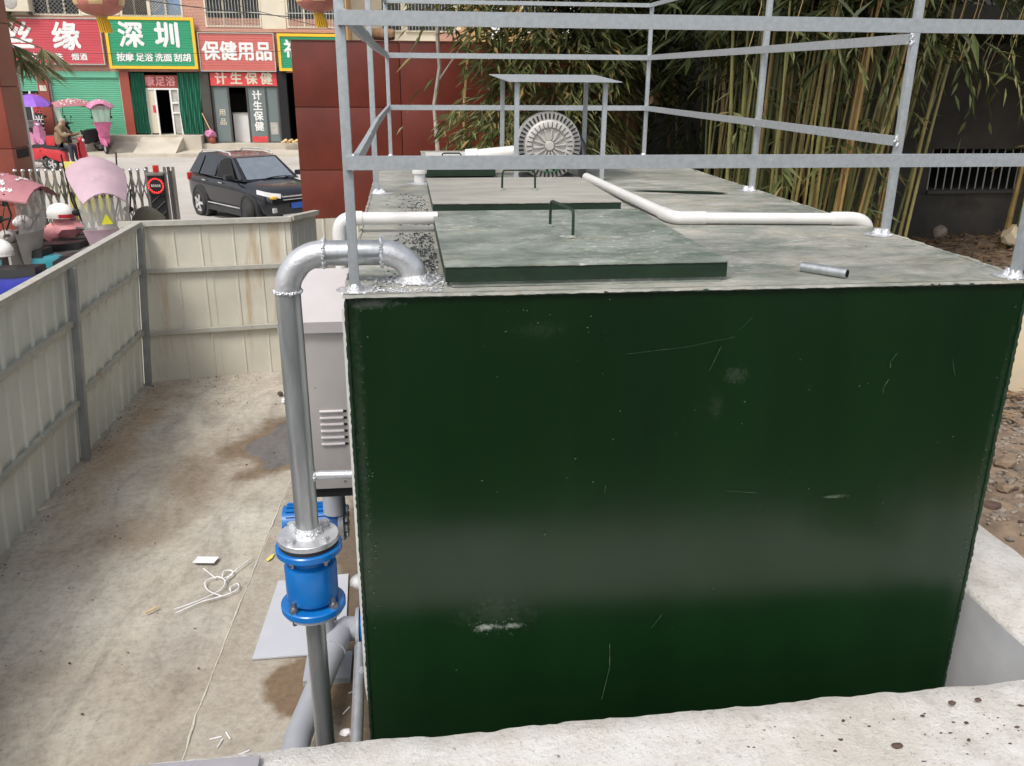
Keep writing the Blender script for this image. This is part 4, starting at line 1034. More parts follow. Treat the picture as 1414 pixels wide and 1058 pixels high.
m = MB(); m.box((-4.40, 13.80, -2.66), (-4.13, 13.9, -1.43)); m.build('lower_panel', 'black', hd)
for k in range(6):
    m = MB(); m.bar((-4.38, 13.79, -2.45+k*.18), (-4.15, 13.79, -2.25+k*.18), .01, .03, (0, 1, 0)); m.build('slash_bar', 'gatemetal', hd)
m = MB(); m.box((-4.02, 13.83, -2.66), (-3.98, 13.87, -1.0)); m.build('side_panel', 'gatedark', hd)
yb = thing('notice_board', 'pale yellow board standing behind the folding gate', 'board', (-5.75, 14.4, -2.7))
m = MB(); m.box((-6.02, 14.4, -1.95), (-5.28, 14.43, -.88), .005); m.build('panel', 'yellowsoft', yb)
for x in (-5.95, -5.35): m = MB(); m.box((x-.02, 14.43, -2.7), (x+.02, 14.46, -.95)); m.build('stand', 'gatedark', yb)
m = MB(); m.box((-5.86, 14.395, -1.04), (-5.62, 14.4, -1.02)); m.build('faded_print', 'gold', yb)

# lanterns on a wire over the entrance, cables across the street
def lantern(label, x, y, z, r):
    t = thing('red_lantern', label, 'lantern', (x, y, z-.5), 'lanterns over the entrance')
    m = MB(); n = 36; vs = []; rows = []
    for j in range(15):
        a = -math.pi/2+math.pi*j/14*.96+.06
        rr = r*math.cos(a)**.85; zz = r*.66*math.sin(a)
        rows.append([(x+rr*(1+.022*(k % 2))*math.cos(2*math.pi*k/n), y+rr*(1+.022*(k % 2))*math.sin(2*math.pi*k/n), z+zz) for k in range(n)])
    m.loft(rows); m.build('silk_body', 'lantern', t, ang=60)
    for a0 in (-.95, .15, 1.4, 2.6, 3.8):
        m = MB(); rows = []
        for j in range(6):
            b = -.38+.17*j; rr = r*1.035*math.cos(b)**.85
            rows.append([(x+rr*math.sin(a0+da), y-rr*math.cos(a0+da), z+r*.66*math.sin(b)) for da in (-.27, -.14, 0, .14, .27)])
        m.loft(rows, closed=False); m.build('gold_print', 'gold', t)
    m = MB(); m.cyl((x, y, z-r*.70), (x, y, z-r*.60), r*.26, 18); m.build('lower_ring', 'gold', t)
    m = MB(); m.cyl((x, y, z+r*.58), (x, y, z+r*.72), r*.26, 18); m.build('upper_ring', 'gold', t)
    m = MB(); m.tube([(x, y, z+r*.7), (x, y, z+r*1.9)], .008, 6); m.build('hanger', 'cable', t)
    m = MB()
    for k in range(16):
        a = 2*math.pi*k/16; m.tube([(x+.07*math.cos(a), y+.07*math.sin(a), z-r*.68), (x+.09*math.cos(a)+.03, y+.09*math.sin(a), z-r*.95), (x+.095*math.cos(a)+.05, y+.095*math.sin(a), z-r*1.3)], .013, 5)
    m.build('tassel', 'yellow', t)
lantern('faded red paper lantern with gold print above the pink shop sign', -4.87, 14.0, 1.83, .40)
lantern('faded red lantern above the red wall nearest the railing post', -1.22, 14.0, 1.93, .38)
def cable(label, pts, r=.012):
    m = MB(); q = []
    for a, b in zip(pts[:-1], pts[1:]):
        a, b = Vector(a), Vector(b)
        for k in range(10): t = k/10; p = a.lerp(b, t); p.z -= .25*4*t*(1-t)*min(1, (b-a).length/20); q.append(p)
    q.append(Vector(pts[-1])); m.tube(q, r, 6); return tag(m.build('cable', 'cable'), label, 'cable')
cable('wire strung over the entrance carrying the red lanterns', [(-7.3, 14.0, 2.95), (3.0, 14.0, 2.75)], .008)
cable('black cable sagging across the upper windows of the shops', [(-11.5, 31.0, 3.45), (-3.2, 31.0, 2.55)], .018)
cable('thin cable running level across the shop signs', [(-16, 31.2, 1.42), (-2.0, 31.2, 1.55)], .010)
cable('thin cable slanting past the barred window', [(-6.8, 31.1, 3.3), (-2.2, 31.1, 2.2)], .010)

# ------------------------------------------------------------------ row of shops across the street
FY = 33.0
shop = thing('shop_building', 'two storey brick shop row with shutters, barred windows and signs', 'building', (-8, 35, -2.08))
def blk(name, mat, a, b, **k): m = MB(); m.box(a, b, k.pop('bev', 0)); return m.build(name, mat, k.pop('parent', shop), **k)
blk('upper_wall', 'brick', (-20, FY, .72), (-2.0, FY+.3, 2.62)); blk('upper_wall', 'brick', (-20, FY, 4.4), (-2.0, FY+.3, 7))
wins = [(-14.9, -13.65, 'grille'), (-13.0, -11.35, 'grille'), (-9.95, -8.95, 'grille'), (-8.95, -7.75, 'blue'), (-6.98, -4.95, 'bars'), (-4.02, -2.1, 'bars')]
px = -20
for xa, xb, kind in wins:
    mat = 'cream' if xa in (-4.02, -13.0, -9.95) else 'brick'
    if xa > px: blk('upper_wall', mat, (px, FY, 2.62), (xa, FY+.3, 4.4))
    px = xb
    z0, z1 = (2.62, 4.3) if kind != 'bars' else (2.32, 3.95)
    if kind == 'bars': blk('lower_window_panel', 'dark', (xa, FY+.1, 2.2), (xb, FY+.3, 2.62))
    f = MB(); w = .06
    if kind == 'bars': z0 = 2.30
    f.box((xa, FY-.02, z0), (xb, FY+.06, z0+.07)); f.box((xa, FY-.02, z1-.07), (xb, FY+.06, z1)); f.box((xa, FY-.02, z0+.07), (xa+w, FY+.06, z1-.07)); f.box((xb-w, FY-.02, z0+.07), (xb, FY+.06, z1-.07))
    nd = 3 if xb-xa > 1.4 else 2
    for k in range(1, nd): x = xa+(xb-xa)*k/nd; f.box((x-.03, FY-.015, z0+.07), (x+.03, FY+.05, z1-.07))
    f.box((xa+w, FY-.012, z0+(z1-z0)*.62), (xb-w, FY+.05, z0+(z1-z0)*.62+.05))
    fo = f.build('window', 'cream', shop)
    m = MB(); m.box((xa+w, FY+.07, z0+.07), (xb-w, FY+.09, z1-.07)); m.build('pane', 'glassblue' if kind == 'blue' else 'glass', fo)
    m = MB()
    if kind == 'bars':
        n = int((xb-xa)/.11)
        for k in range(1, n): x = xa+(xb-xa)*k/n; m.cyl((x, FY-.05, z0+.02), (x, FY-.05, z1-.02), .012, 5)
        m.box((xa, FY-.06, z0+.5), (xb, FY-.04, z0+.53))
    else:
        n = 10 if kind == 'grille' else 0
        for k in range(-9, n+1):
            x0 = xa+w+(xb-xa-2*w)*k/10
            for s in (1, -1):
                a = Vector((x0, FY-.03, z0+.05)); b = Vector((x0+s*(z1-z0), FY-.03, z1-.05))
                if s == -1: a.x += (xb-xa); b.x += (xb-xa)
                # clip to the opening
                def cl(a, b):
                    t0, t1 = 0, 1; dx = b.x-a.x
                    for lim, sg in ((xa+w, 1), (xb-w, -1)):
                        da, db = (a.x-lim)*sg, (b.x-lim)*sg
                        if da < 0 and db < 0: return None
                        if da < 0: t0 = max(t0, da/(da-db))
                        if db < 0: t1 = min(t1, da/(da-db))
                    return (a.lerp(b, t0), a.lerp(b, t1)) if t1 > t0 else None
                q = cl(a, b)
                if q: m.cyl(q[0], q[1], .010, 4)
    if len(m.bm.verts): m.build('security_grille', 'gatemetal' if kind == 'grille' else 'frail', fo)
    else: m.bm.free()
blk('upper_wall', 'cream', (px, FY, 2.62), (-2.0, FY+.3, 4.4))
blk('cream_wall_panel', 'cream', (-4.93, FY-.03, 2.22), (-4.05, FY-.002, 4.4)); blk('cream_wall_panel', 'cream', (-13.6, FY-.03, 2.65), (-13.05, FY-.002, 4.4)); blk('cream_wall_panel', 'cream', (-11.3, FY-.03, 2.65), (-10.0, FY-.002, 4.4))
blk('brick_string_course', 'brick', (-7.7, FY-.06, 2.14), (-2.0, FY-.002, 2.26))
def pil(xa, xb, z0, mat, z1=.72, y=FY-.12): return blk('pilaster', mat, (xa, y, z0), (xb, FY+.3, z1))
pil(-20, -14.05, -1.55, 'terracotta'); pil(-13.22, -12.86, -1.55, 'terracotta'); pil(-10.28, -9.95, -1.55, 'terracotta'); pil(-7.40, -7.06, -1.86, 'concgrey', .74)
pil(-4.52, -4.20, -1.86, 'dark', .9); pil(-3.75, -2.0, -1.86, 'concgrey', .9)
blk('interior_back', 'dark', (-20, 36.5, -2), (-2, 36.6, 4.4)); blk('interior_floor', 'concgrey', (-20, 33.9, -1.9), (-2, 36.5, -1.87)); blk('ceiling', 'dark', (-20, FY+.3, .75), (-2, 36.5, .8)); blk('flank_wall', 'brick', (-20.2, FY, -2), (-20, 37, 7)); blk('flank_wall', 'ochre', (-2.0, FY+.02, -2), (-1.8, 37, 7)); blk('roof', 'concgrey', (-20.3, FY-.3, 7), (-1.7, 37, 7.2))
# roller shutters: ribbed leaf in a frame
def shutter(xa, xb, z0, z1, label=None):
    m = MB(); rows = []; n = int((z1-z0)/.075)
    for k in range(n):
        z = z0+(z1-z0)*k/n; h = (z1-z0)/n
        for dz, dy in ((0, 0), (h*.2, -.022), (h*.75, -.022), (h*.95, 0)): rows.append([(xa, FY+.06+dy, z+dz), (xb, FY+.06+dy, z+dz)])
    m.loft(rows, closed=False, cap=False); s = m.build('roller_shutter', 'shutter', shop, ang=15, label=label)
    m = MB(); m.box((xa, FY-.02, z1), (xb, FY+.12, z1+.22)); m.build('shutter_box', 'shutter', s)
    for xg in (xa, xb-.06): m = MB(); m.box((xg, FY-.01, z0-.002), (xg+.06, FY+.03, z1)); m.build('guide_rail', 'frail', s)
    return s
shutter(-12.86, -10.28, -1.55, .50); shutter(-14.05, -13.22, .0, .55)
d1 = blk('door', 'frail', (-14.05, FY+.05, -1.55), (-13.98, FY+.1, 0)); blk('door_frame', 'white', (-13.62, FY-.02, -1.55), (-13.55, FY+.06, 0), parent=d1); blk('pane', 'glass', (-13.98, FY+.06, -1.5), (-13.62, FY+.08, -.05), parent=d1)
b = blk('banner', 'glass', (-13.54, FY-.03, -1.5), (-13.24, FY, -.02))
for i, c in enumerate('欢迎光临'): text(c, 'character', 'redtext' if i < 2 else 'white', b, -13.39, FY-.035, -.24-.40*i, .34, bold=.02)
blk('house_number', 'cream', (-13.16, FY-.135, .02), (-12.92, FY-.12, .22))
# shop two: pleated green canvas either side of a glazed door
def drape(xa, xb, z0, z1):
    m = MB(); n = 26; rows = []
    for z in lin(z0, z1, 6):
        rows.append([(xa+(xb-xa)*k/n+.02*math.sin(z*3+k), FY-.05+(.045 if k % 2 else -.045)*(1+.25*jag(k, 81, 1.1))+.03*math.sin(z*2), z) for k in range(n+1)])
    m.loft(rows, closed=False, cap=False); return m.build('canvas_curtain', 'curtain', shop, ang=20)
drape(-9.93, -9.42, -1.5, .68); drape(-8.22, -7.42, -1.52, .68)
sf = blk('shopfront', 'terracotta', (-9.45, FY+.02, .14), (-8.22, FY+.05, .60)); 
for i, c in enumerate('康足浴'): text(c, 'character', 'pinktext', sf, -9.25+.38*i, FY+.012, .36, .36, bold=.03)
m = MB()
for x in (-9.42, -9.10, -8.55, -8.25): m.box((x-.03, FY-.0, -1.55), (x+.03, FY+.06, .14))
m.box((-9.42, FY-.002, .08), (-8.25, FY+.06, .14))
for z in (-.42, -.78): m.box((-8.52, FY+.002, z), (-8.28, FY+.05, z+.06))
m.build('door_frame', 'white', sf)
m = MB(); m.box((-9.39, FY+.03, -1.5), (-9.13, FY+.04, .08)); m.build('side_panel', 'cream', sf); m = MB(); m.box((-8.52, FY+.05, -1.5), (-8.28, FY+.055, .08)); m.build('pane', 'greycloth', sf)
m = MB(); m.box((-9.25, FY+.024, -.75), (-9.14, FY+.029, -.48)); m.build('red_notice', 'redtext', sf)
# shop three: banner, glass doors, counter
bn = blk('banner', 'redtext', (-7.02, FY-.06, .24), (-4.55, FY-.02, .70))
for i, c in enumerate('计生保健'): text(c, 'character', 'cream', bn, -6.62+.56*i, FY-.066, .47, .46, bold=.03)
m = MB()
for x in (-7.0, -6.42, -5.72, -5.02, -4.56): m.box((x-.035, FY+.0, -1.86), (x+.035, FY+.06, .24))
m.box((-7.0, FY+.002, .18), (-4.56, FY+.058, .24)); df = m.build('glass_door_frame', 'gatedark', shop)
for xa, xb in ((-6.96, -6.46), (-5.68, -5.06), (-4.98, -4.6)):
    m = MB(); m.box((xa, FY+.02, -1.82), (xb, FY+.03, .18)); m.build('pane', 'shopglass', df)
for i, c in enumerate('计生保健'): text(c, 'character', 'white', df, -5.36, FY+.012, -.13-.38*i, .36, bold=.03)
for i, c in enumerate('用品'): text(c, 'character', 'cream', df, -6.70, FY+.012, -.75-.34*i, .26, bold=.01)
m = MB(); m.box((-5.66, FY+.01, -1.84), (-5.08, FY+.018, -1.62)); m.build('red_notice', 'redtext', df); m = MB(); m.box((-4.94, FY+.012, -1.55), (-4.66, FY+.018, -1.1)); m.build('paper_notice', 'greycloth', df)
ct = thing('shop_counter', 'white counter just inside the open glass door', 'counter', (-6.05, 33.6, -1.87))
m = MB(); m.box((-6.4, 33.45, -1.86), (-5.7, 33.9, -.80), .01); m.build('cabinet', 'white', ct); m = MB(); m.box((-6.42, 33.42, -.80), (-5.68, 33.93, -.76)); m.build('top', 'frail', ct)
blk('shelf_unit', 'concgrey', (-6.9, 35.6, -1.86), (-4.7, 36.0, -.1))
# shop signs: ribbed sheet, trim and lettering
def sign(label, xa, xb, z0, z1, mat, trim, y=FY-.16, rib=.085):
    t = thing('shop_sign', label, 'sign', ((xa+xb)/2, y, z0))
    m = MB(); rows = []; n = int((z1-z0)/rib)
    for k in range(n):
        h = (z1-z0)/n; z = z0+h*k
        for dz, dy in ((0, .012), (h*.12, 0), (h*.88, 0), (h, .012)): rows.append([(xa, y+dy, z+dz), (xb, y+dy, z+dz)])
    m.loft(rows, closed=False, cap=False); m.build('ribbed_panel', mat, t, ang=10)
    m = MB(); m.box((xa, y+.02, z0), (xb, y+.14, z1)); m.build('box', 'frail', t)
    w = .10 if trim == 'yellow' else .035
    for a, b in (((xa-w, y-.03, z0-w), (xb+w, y+.1, z0)), ((xa-w, y-.03, z1), (xb+w, y+.1, z1+w)), ((xa-w, y-.03, z0), (xa, y+.1, z1)), ((xb, y-.03, z0), (xb+w, y+.1, z1))):
        m = MB(); m.box(a, b); m.build('trim', trim, t)
    return t
s1 = sign('faded red ribbed shop sign with large white characters above the mint shutter', -14.4, -10.72, .98, 2.50, 'signred', 'frail')
for i, c in enumerate('丝缘'): text(c, 'character', 'white', s1, -13.55+1.62*i, FY-.17, 1.85, 1.0, bold=.03)
for i, c in enumerate('洗衣 干洗 烟酒'):
    if c != ' ': text(c, 'character', 'white', s1, -13.42+.285*i, FY-.17, 1.20, .27, bold=.025)
s2 = sign('green ribbed shop sign with yellow trim and two large white characters', -10.42, -7.46, .92, 2.50, 'signgreen', 'yellow', y=FY-.26)
for i, c in enumerate('深圳'): text(c, 'character', 'white', s2, -9.62+1.28*i, FY-.27, 1.93, .92, bold=.035)
for i, c in enumerate(('按摩', '足浴', '洗面', '刮胡')): [text(d, 'character', 'white', s2, -10.08+.68*i+.31*q, FY-.27, 1.20, .31, bold=.03) for q, d in enumerate(c)]
s3 = sign('sun bleached pink red sign with four white characters over the glass shopfront', -7.26, -4.56, .78, 2.08, 'signpink', 'frail')
for i, c in enumerate('保健用品'): text(c, 'character', 'white', s3, -6.86+.64*i, FY-.17, 1.42, .70, bold=.03, sx=.92)
s4 = sign('green sign with bright yellow trim half hidden by the red wall', -4.30, -2.25, .88, 2.0, 'signgreen', 'yellow', y=FY-.24)
text('福', 'character', 'white', s4, -3.85, FY-.25, 1.52, .66, bold=.03)
ac = thing('air_conditioner', 'white air conditioner unit under the first floor window at far left', 'air conditioner', (-13.3, 32.7, 2.75))
m = MB(); m.box((-13.85, 32.55, 2.72), (-12.95, 32.9, 3.35), .02); m.build('case', 'cream', ac); m = MB(); m.lathe([(.24, 32.545), (.22, 32.535), (.05, 32.54), (0, 32.54)], (-13.55, 0, 3.03), 'y', 20); m.build('fan_grille', 'greycloth', ac); m = MB(); m.box((-13.8, 32.6, 2.62), (-13.75, 33, 2.72)); m.box((-13.05, 32.6, 2.62), (-13.0, 33, 2.72)); m.build('bracket', 'gatedark', ac)
# the paler block further along, seen above the red wall
nb = thing('ochre_building', 'ochre and cream block with barred windows beyond the red wall', 'building', (4, 38, -2))
def nblk(n, mat, a, b): m = MB(); m.box(a, b); return m.build(n, mat, nb)
nblk('wall', 'cream', (-1.79, 36, -2), (2.7, 36.4, 8)); nblk('wall', 'ochre', (2.7, 35.8, -2), (7.0, 36.4, 8)); nblk('column', 'white', (3.9, 35.5, -2), (4.45, 35.8, 8)); nblk('column', 'white', (6.9, 35.5, -2), (7.4, 35.8, 8)); nblk('wall', 'cream', (7.0, 36, -2), (20, 36.4, 8)); nblk('brick_band', 'brick', (1.7, 35.96, .8), (3.2, 36, 2.45)); nblk('ledge', 'white', (4.5, 35.5, 1.6), (7.2, 36, 1.72))
for xa, xb in ((-.6, .3), (.42, 2.45), (5.2, 6.6)):
    m = MB(); m.box((xa, 35.93 if xa < 5 else 35.75, 2.35), (xb, 36.02, 3.9)); w_ = m.build('window', 'cream', nb)
    m = MB(); yy = 35.92 if xa < 5 else 35.74; m.box((xa+.07, yy-.004, 2.42), (xb-.07, yy, 3.83)); m.build('pane', 'glass', w_)
    m = MB(); n = int((xb-xa)/.13)
    for k in range(1, n): x = xa+(xb-xa)*k/n; m.cyl((x, yy-.04, 2.4), (x, yy-.04, 3.85), .014, 5)
    m.build('window_bars', 'frail', w_)
mop = thing('mop', 'mop with pink cloth head up leaning by the rough pillar', 'mop', (-7.2, 32.6, -1.86))
m = MB(); m.tube([(-7.1, 32.7, -1.5), (-7.42, 32.8, -.75)], .018, 8); m.build('handle', 'gold', mop)
m = MB(); m.ball((-7.12, 32.6, -1.50), (.2, .15, .16), 2, .25); m.build('head', 'pinkcloth', mop); m = MB(); m.ball((-7.1, 32.6, -1.72), (.14, .13, .16), 2, .1); m.build('bucket', 'terracotta', mop)
m = MB()
for k in range(9): m.ball((-4.45+k*.07, 32.3+.05*(k % 2), -1.80+.04*(k % 3)), (.07, .07, .06), 1, .2)
tag(m.build('vegetable_heap', 'gold'), 'heap of brown vegetables on the step beside the last shop', 'vegetables')
MT['trimgreen'] = MT['curtain']

# palm beside the gate pillar
palm = thing('palm_tree', 'palm with drooping grey green fronds beside the gate pillar', 'palm', (-7.75, 16.0, -2.7))
m = MB(); m.tube([(-7.75, 16, -2.7), (-7.74, 16, -.5), (-7.72, 16, 1.7)], [.16, .14, .12], 12, wob=.1); m.build('trunk', 'bark', palm)
for k in range(15):
    a = R(-100+k*23+random.uniform(-8, 8)); top = Vector((-7.60, 16, 1.62+random.uniform(-.7, .2))); L_ = random.uniform(.5, .9)
    tip = top+Vector((math.cos(a)*L_, math.sin(a)*L_, random.uniform(-.35, .25)))
    n = 30; P = np.tile(np.array(tip), (n, 1)); th = np.linspace(-1.9, 1.9, n)
    out = np.array([math.cos(a), math.sin(a), 0]); sd_ = np.array([-math.sin(a), math.cos(a), 0])
    D = np.cos(th)[:, None]*out+np.sin(th)[:, None]*sd_+np.array([0, 0, -.55-.2*random.random()]); D += rng.normal(0, .08, D.shape)
    f = leaf_mesh('frond', 'palm', P, D, np.tile([0, 0, 1.], (n, 1)), rng.uniform(.55, .85, n), .05, palm)
    m = MB(); m.tube([top, (top+tip)/2+Vector((0, 0, .12)), tip], .014, 6); m.build('stalk', 'palm', palm)

# ------------------------------------------------------------------ scooters
def wheel(t, x, r=.22, w=.09, y=0, steer=0, rim='alloy'):
    m = MB(local=True); m.lathe([(r*.68, -w*.42), (r*.9, -w*.5), (r, -w*.25), (r, w*.25), (r*.9, w*.5), (r*.68, w*.42), (r*.68, -w*.42)], (0, 0, 0), 'y', 22)
    m.bm.transform(Matrix.Translation((x, y, r)) @ Matrix.Rotation(steer, 4, 'Z')); o = m.build('wheel', 'tyre', t)
    m = MB(local=True); m.lathe([(r*.68, -w*.3), (r*.62, -w*.12), (r*.62, w*.12), (r*.68, w*.3)], (0, 0, 0), 'y', 22, cap=False); m.lathe([(0, -w*.35), (r*.2, -w*.35), (r*.2, w*.35), (0, w*.35)], (0, 0, 0), 'y', 12)
    for k in range(5):
        a = 2*math.pi*k/5; [m.bar((r*.12*math.cos(a), q*w*.36, r*.12*math.sin(a)), (r*.67*math.cos(a), q*w*.36, r*.67*math.sin(a)), r*.20, .02, (0, 1, 0)) for q in (-1, 1)]
    m.bm.transform(Matrix.Translation((x, y, r)) @ Matrix.Rotation(steer, 4, 'Z')); m.build('rim', rim, o)
    return o
def scooter(label, x, y, z, deg, body='redplastic', accent='black', canopy=None, cmat=None, cmat2=None, visor=True, box=None, grp='scooters parked about the entrance', dots=None, tri=False, tilt=0., cw=1., ch=0.):
    t = thing('motor_scooter', label, 'scooter', (x, y, z), grp, R(deg))
    L = lambda: MB(local=True)
    if y < 14: t.scale = (1.13,)*3
    wheel(t, .62, steer=R(12)); wheel(t, -.62)
    m = L(); m.loft([[(.50+.10*a, w*b, h) for b in (-1, -.6, 0, .6, 1)] for a, w, h in ((.6, .05, .30), (.35, .16, .42), (.15, .19, .62), (-.05, .18, .82), (-.2, .12, .95))], closed=False)
    for q in list(m.bm.verts): q.co.x += .07*(1-abs(q.co.y)/.19)
    m.loft([[(.40, -.16, h), (.43, -.16, h), (.43, .16, h), (.40, .16, h)] for h in (.28, .6, .92)]); m.build('front_shield', body, t)
    m = L(); m.loft([[(x_, -w, z0), (x_, w, z0), (x_, w, z1), (x_, -w, z1)] for x_, w, z0, z1 in ((.46, .14, .25, .30), (.2, .16, .22, .28), (-.1, .16, .22, .28))]); m.build('footboard', accent, t)
    m = L(); m.loft([[(x_, -w*.8, z0), (x_, w*.8, z0), (x_, w, (z0+z1)/2), (x_, w*.75, z1), (x_, -w*.75, z1), (x_, -w, (z0+z1)/2)] for x_, w, z0, z1 in ((-.08, .12, .25, .62), (-.25, .18, .30, .70), (-.6, .18, .42, .72), (-.85, .12, .56, .74), (-.95, .05, .64, .73))]); m.build('rear_body', body, t)
    m = L(); m.loft([[(x_, -w, z0), (x_, w, z0), (x_, w*.9, z1), (x_, -w*.9, z1)] for x_, w, z0, z1 in ((-.05, .10, .62, .70), (-.2, .15, .69, .78), (-.55, .16, .71, .80), (-.78, .12, .73, .82))]); m.build('seat', 'black', t)
    m = L(); m.tube([(.50, 0, .35), (.42, 0, .95), (.40, 0, 1.02)], .025, 8); m.tube([(.33, -.34, 1.05), (.40, -.2, 1.04), (.42, 0, 1.02), (.40, .2, 1.04), (.33, .34, 1.05)], .016, 8); m.build('handlebar', 'gatedark', t)
    m = L(); m.ball((.47, 0, 1.0), (.10, .13, .09), 2); m.build('head_cowl', body, t)
    m = L(); m.ball((.555, 0, .99), (.035, .07, .05), 2); m.build('headlight', 'lamp', t)
    for s in (-1, 1):
        m = L(); m.tube([(.38, .22*s, 1.05), (.36, .28*s, 1.2)], .007, 6); m.ball((.36, .30*s, 1.25), (.015, .065, .045), 2); m.build('mirror', 'black', t)
    m = L(); m.loft([[(x_, -.06, z_), (x_, .06, z_), (x_, .05, z_+.02), (x_, -.05, z_+.02)] for x_, z_ in ((.86, .28), (.75, .43), (.6, .47), (.45, .43))]); m.build('front_mudguard', body, t)
    m = L(); m.ball((-.95, 0, .66), (.03, .09, .05), 2); m.build('tail_light', 'redlens', t)
    m = L(); m.tube([(-.5, .12, .15), (-.3, .2, .05)], .012, 6); m.obox((-.55, .15, .28), (.34, .08, .09), bev=.02); m.build('engine', 'gatedark', t)
    if box:
        m = L(); m.obox((-.98, 0, .92), (.34, .36, .30), bev=.05); m.build('top_box', box, t)
    if canopy == 'shade':
        rows = []
        for i in range(13):
            u = i/12; xx = .85-1.75*u; zz = 1.62+ch+.30*math.sin(math.pi*(u*.8+.12))-.12*u-tilt*(1-u)**1.3; w = cw*(.20+.27*math.sin(math.pi*min(1, u*.9+.08))**.6)
            rows.append([(xx, w*b, zz-.20*b*b*w/.4) for b in (-1, -.75, -.4, 0, .4, .75, 1)])
        rows2 = [[(a, b, c-.012) for a, b, c in r_] for r_ in rows]
        m = L(); m.loft(rows, closed=False, cap=False); m.loft(rows2, closed=False, cap=False); cn = m.build('sun_canopy', cmat, t)
        if dots:
            m = L()
            for _ in range(120):
                i = random.randrange(1, 11); u = (i+random.random())/12; b = random.uniform(-.85, .85); r_ = random.uniform(.018, .046)
                def S_(u, b):
                    xx = .85-1.75*u; zz = 1.62+ch+.30*math.sin(math.pi*(u*.8+.12))-.12*u-tilt*(1-u)**1.3; w = cw*(.20+.27*math.sin(math.pi*min(1, u*.9+.08))**.6)
                    return Vector((xx, w*b, zz-.20*b*b*w/.4+.006))
                c = S_(u, b); eu = (S_(u+.01, b)-c).normalized(); eb = (S_(u, b+.02)-c).normalized()
                m._add([c+eu*(r_*(1 if k % 2 else .5)*math.cos(k*math.pi/5))+eb*(r_*(1 if k % 2 else .5)*math.sin(k*math.pi/5)) for k in range(10)], [tuple(range(10))])
            tag(m.build('star_print', dots, cn, smooth=False), kind='stuff')
        for s in (-1, 1):
            m = L(); m.tube([(.40, .22*s, 1.0), (.62, .3*s, 1.30), (.60, .34*s, 1.66+ch-tilt*.8)], .012, 6); m.build('canopy_strut', 'black', t)
            m = L(); m.tube([(-.75, .14*s, .75), (-.85, .3*s, 1.25), (-.72, .34*s, 1.72+ch)], .012, 6); m.build('canopy_strut', 'black', t)
        if visor:
            ys_ = (-.32, -.16, 0, .16, .32)
            m = L(); m.loft([[(.70+.06*(1-(b/.32)**2)-.10*(1.62-h), b*(.75+.25*(h-.9)/.7), h) for b in ys_] for h in lin(1.10+ch*.4-tilt*.3, 1.66+ch-tilt, 4)], closed=False); wv = m.build('windscreen', 'clear', t)
            m = L(); m.loft([[(.66+.06*(1-(b/.32)**2)-.10*(1.62-h), b*(.45+.5*(h-.62)/.5), h) for b in ys_] for h in lin(.60-tilt*.2, 1.10+ch*.4-tilt*.3, 4)], closed=False); m.build('apron', cmat2 or cmat, t)
            if tri: m = L(); m._add([(.762, -.07, 1.22+ch*.6-tilt*.5), (.762, .07, 1.22+ch*.6-tilt*.5), (.768, 0, 1.35+ch*.6-tilt*.5)], [(0, 1, 2)]); m.build('yellow_triangle', 'yellowtri', wv, smooth=False)
    if canopy == 'umbrella':
        m = L(); n = 8; rows = []
        for j in range(5):
            r_ = (.02, .35, .62, .82, .92)[j]; zz = (2.02, 1.96, 1.84, 1.70, 1.60)[j]
            rows.append([(r_*math.cos(2*math.pi*k/n), r_*.8*math.sin(2*math.pi*k/n), zz) for k in range(n)])
        m.loft(rows, cap=False); m.build('umbrella', cmat, t, ang=12)
        m = L(); m.cyl((.05, 0, .75), (0, 0, 2.06), .013, 8); m.build('umbrella_pole', 'chrome', t)
    return t
MT['yellowtri'] = plain('yellow sticker', (.75, .72, .03), .5)
def at_ground(z, extra=0): return z
# near scooters inside the entrance, beyond the hoarding
scooter('mauve canopied scooter with clear screen and yellow triangle facing the hoarding', -4.32, 10.9, -2.64, -68, 'mauve', 'black', 'shade', 'mauve', 'mauve', tri=True, tilt=.36, cw=.74, ch=.16)
scooter('scooter under a rose canopy printed with white stars at the left edge', -5.72, 10.3, -2.64, -14, 'greycloth', 'black', 'shade', 'dotpink', 'greycloth', visor=True, dots='white', tilt=.08, ch=-.04)
scooter('white and silver scooter carrying a salmon bag between the two canopied scooters', -5.15, 11.45, -2.64, 182, 'white', 'black')
scooter('teal and white motorcycle with red tail light just behind the hoarding', -5.75, 10.35, -2.62, 168, 'teal', 'white', box=None)
scooter('silver scooter with long black seat beside the teal motorcycle', -5.45, 10.85, -2.62, 172, 'greycloth', 'white')
scooter('blue scooter at the lower left edge behind the hoarding', -5.35, 9.0, -2.60, 170, 'navy', 'white')
scooter('dark scooter standing at far left beside the gate pillar', -6.05, 11.9, -2.63, 190, 'black', 'black')
scooter('grey scooter with brown mudguard close behind the hoarding', -4.75, 9.9, -2.61, 176, 'greycloth', 'gold')
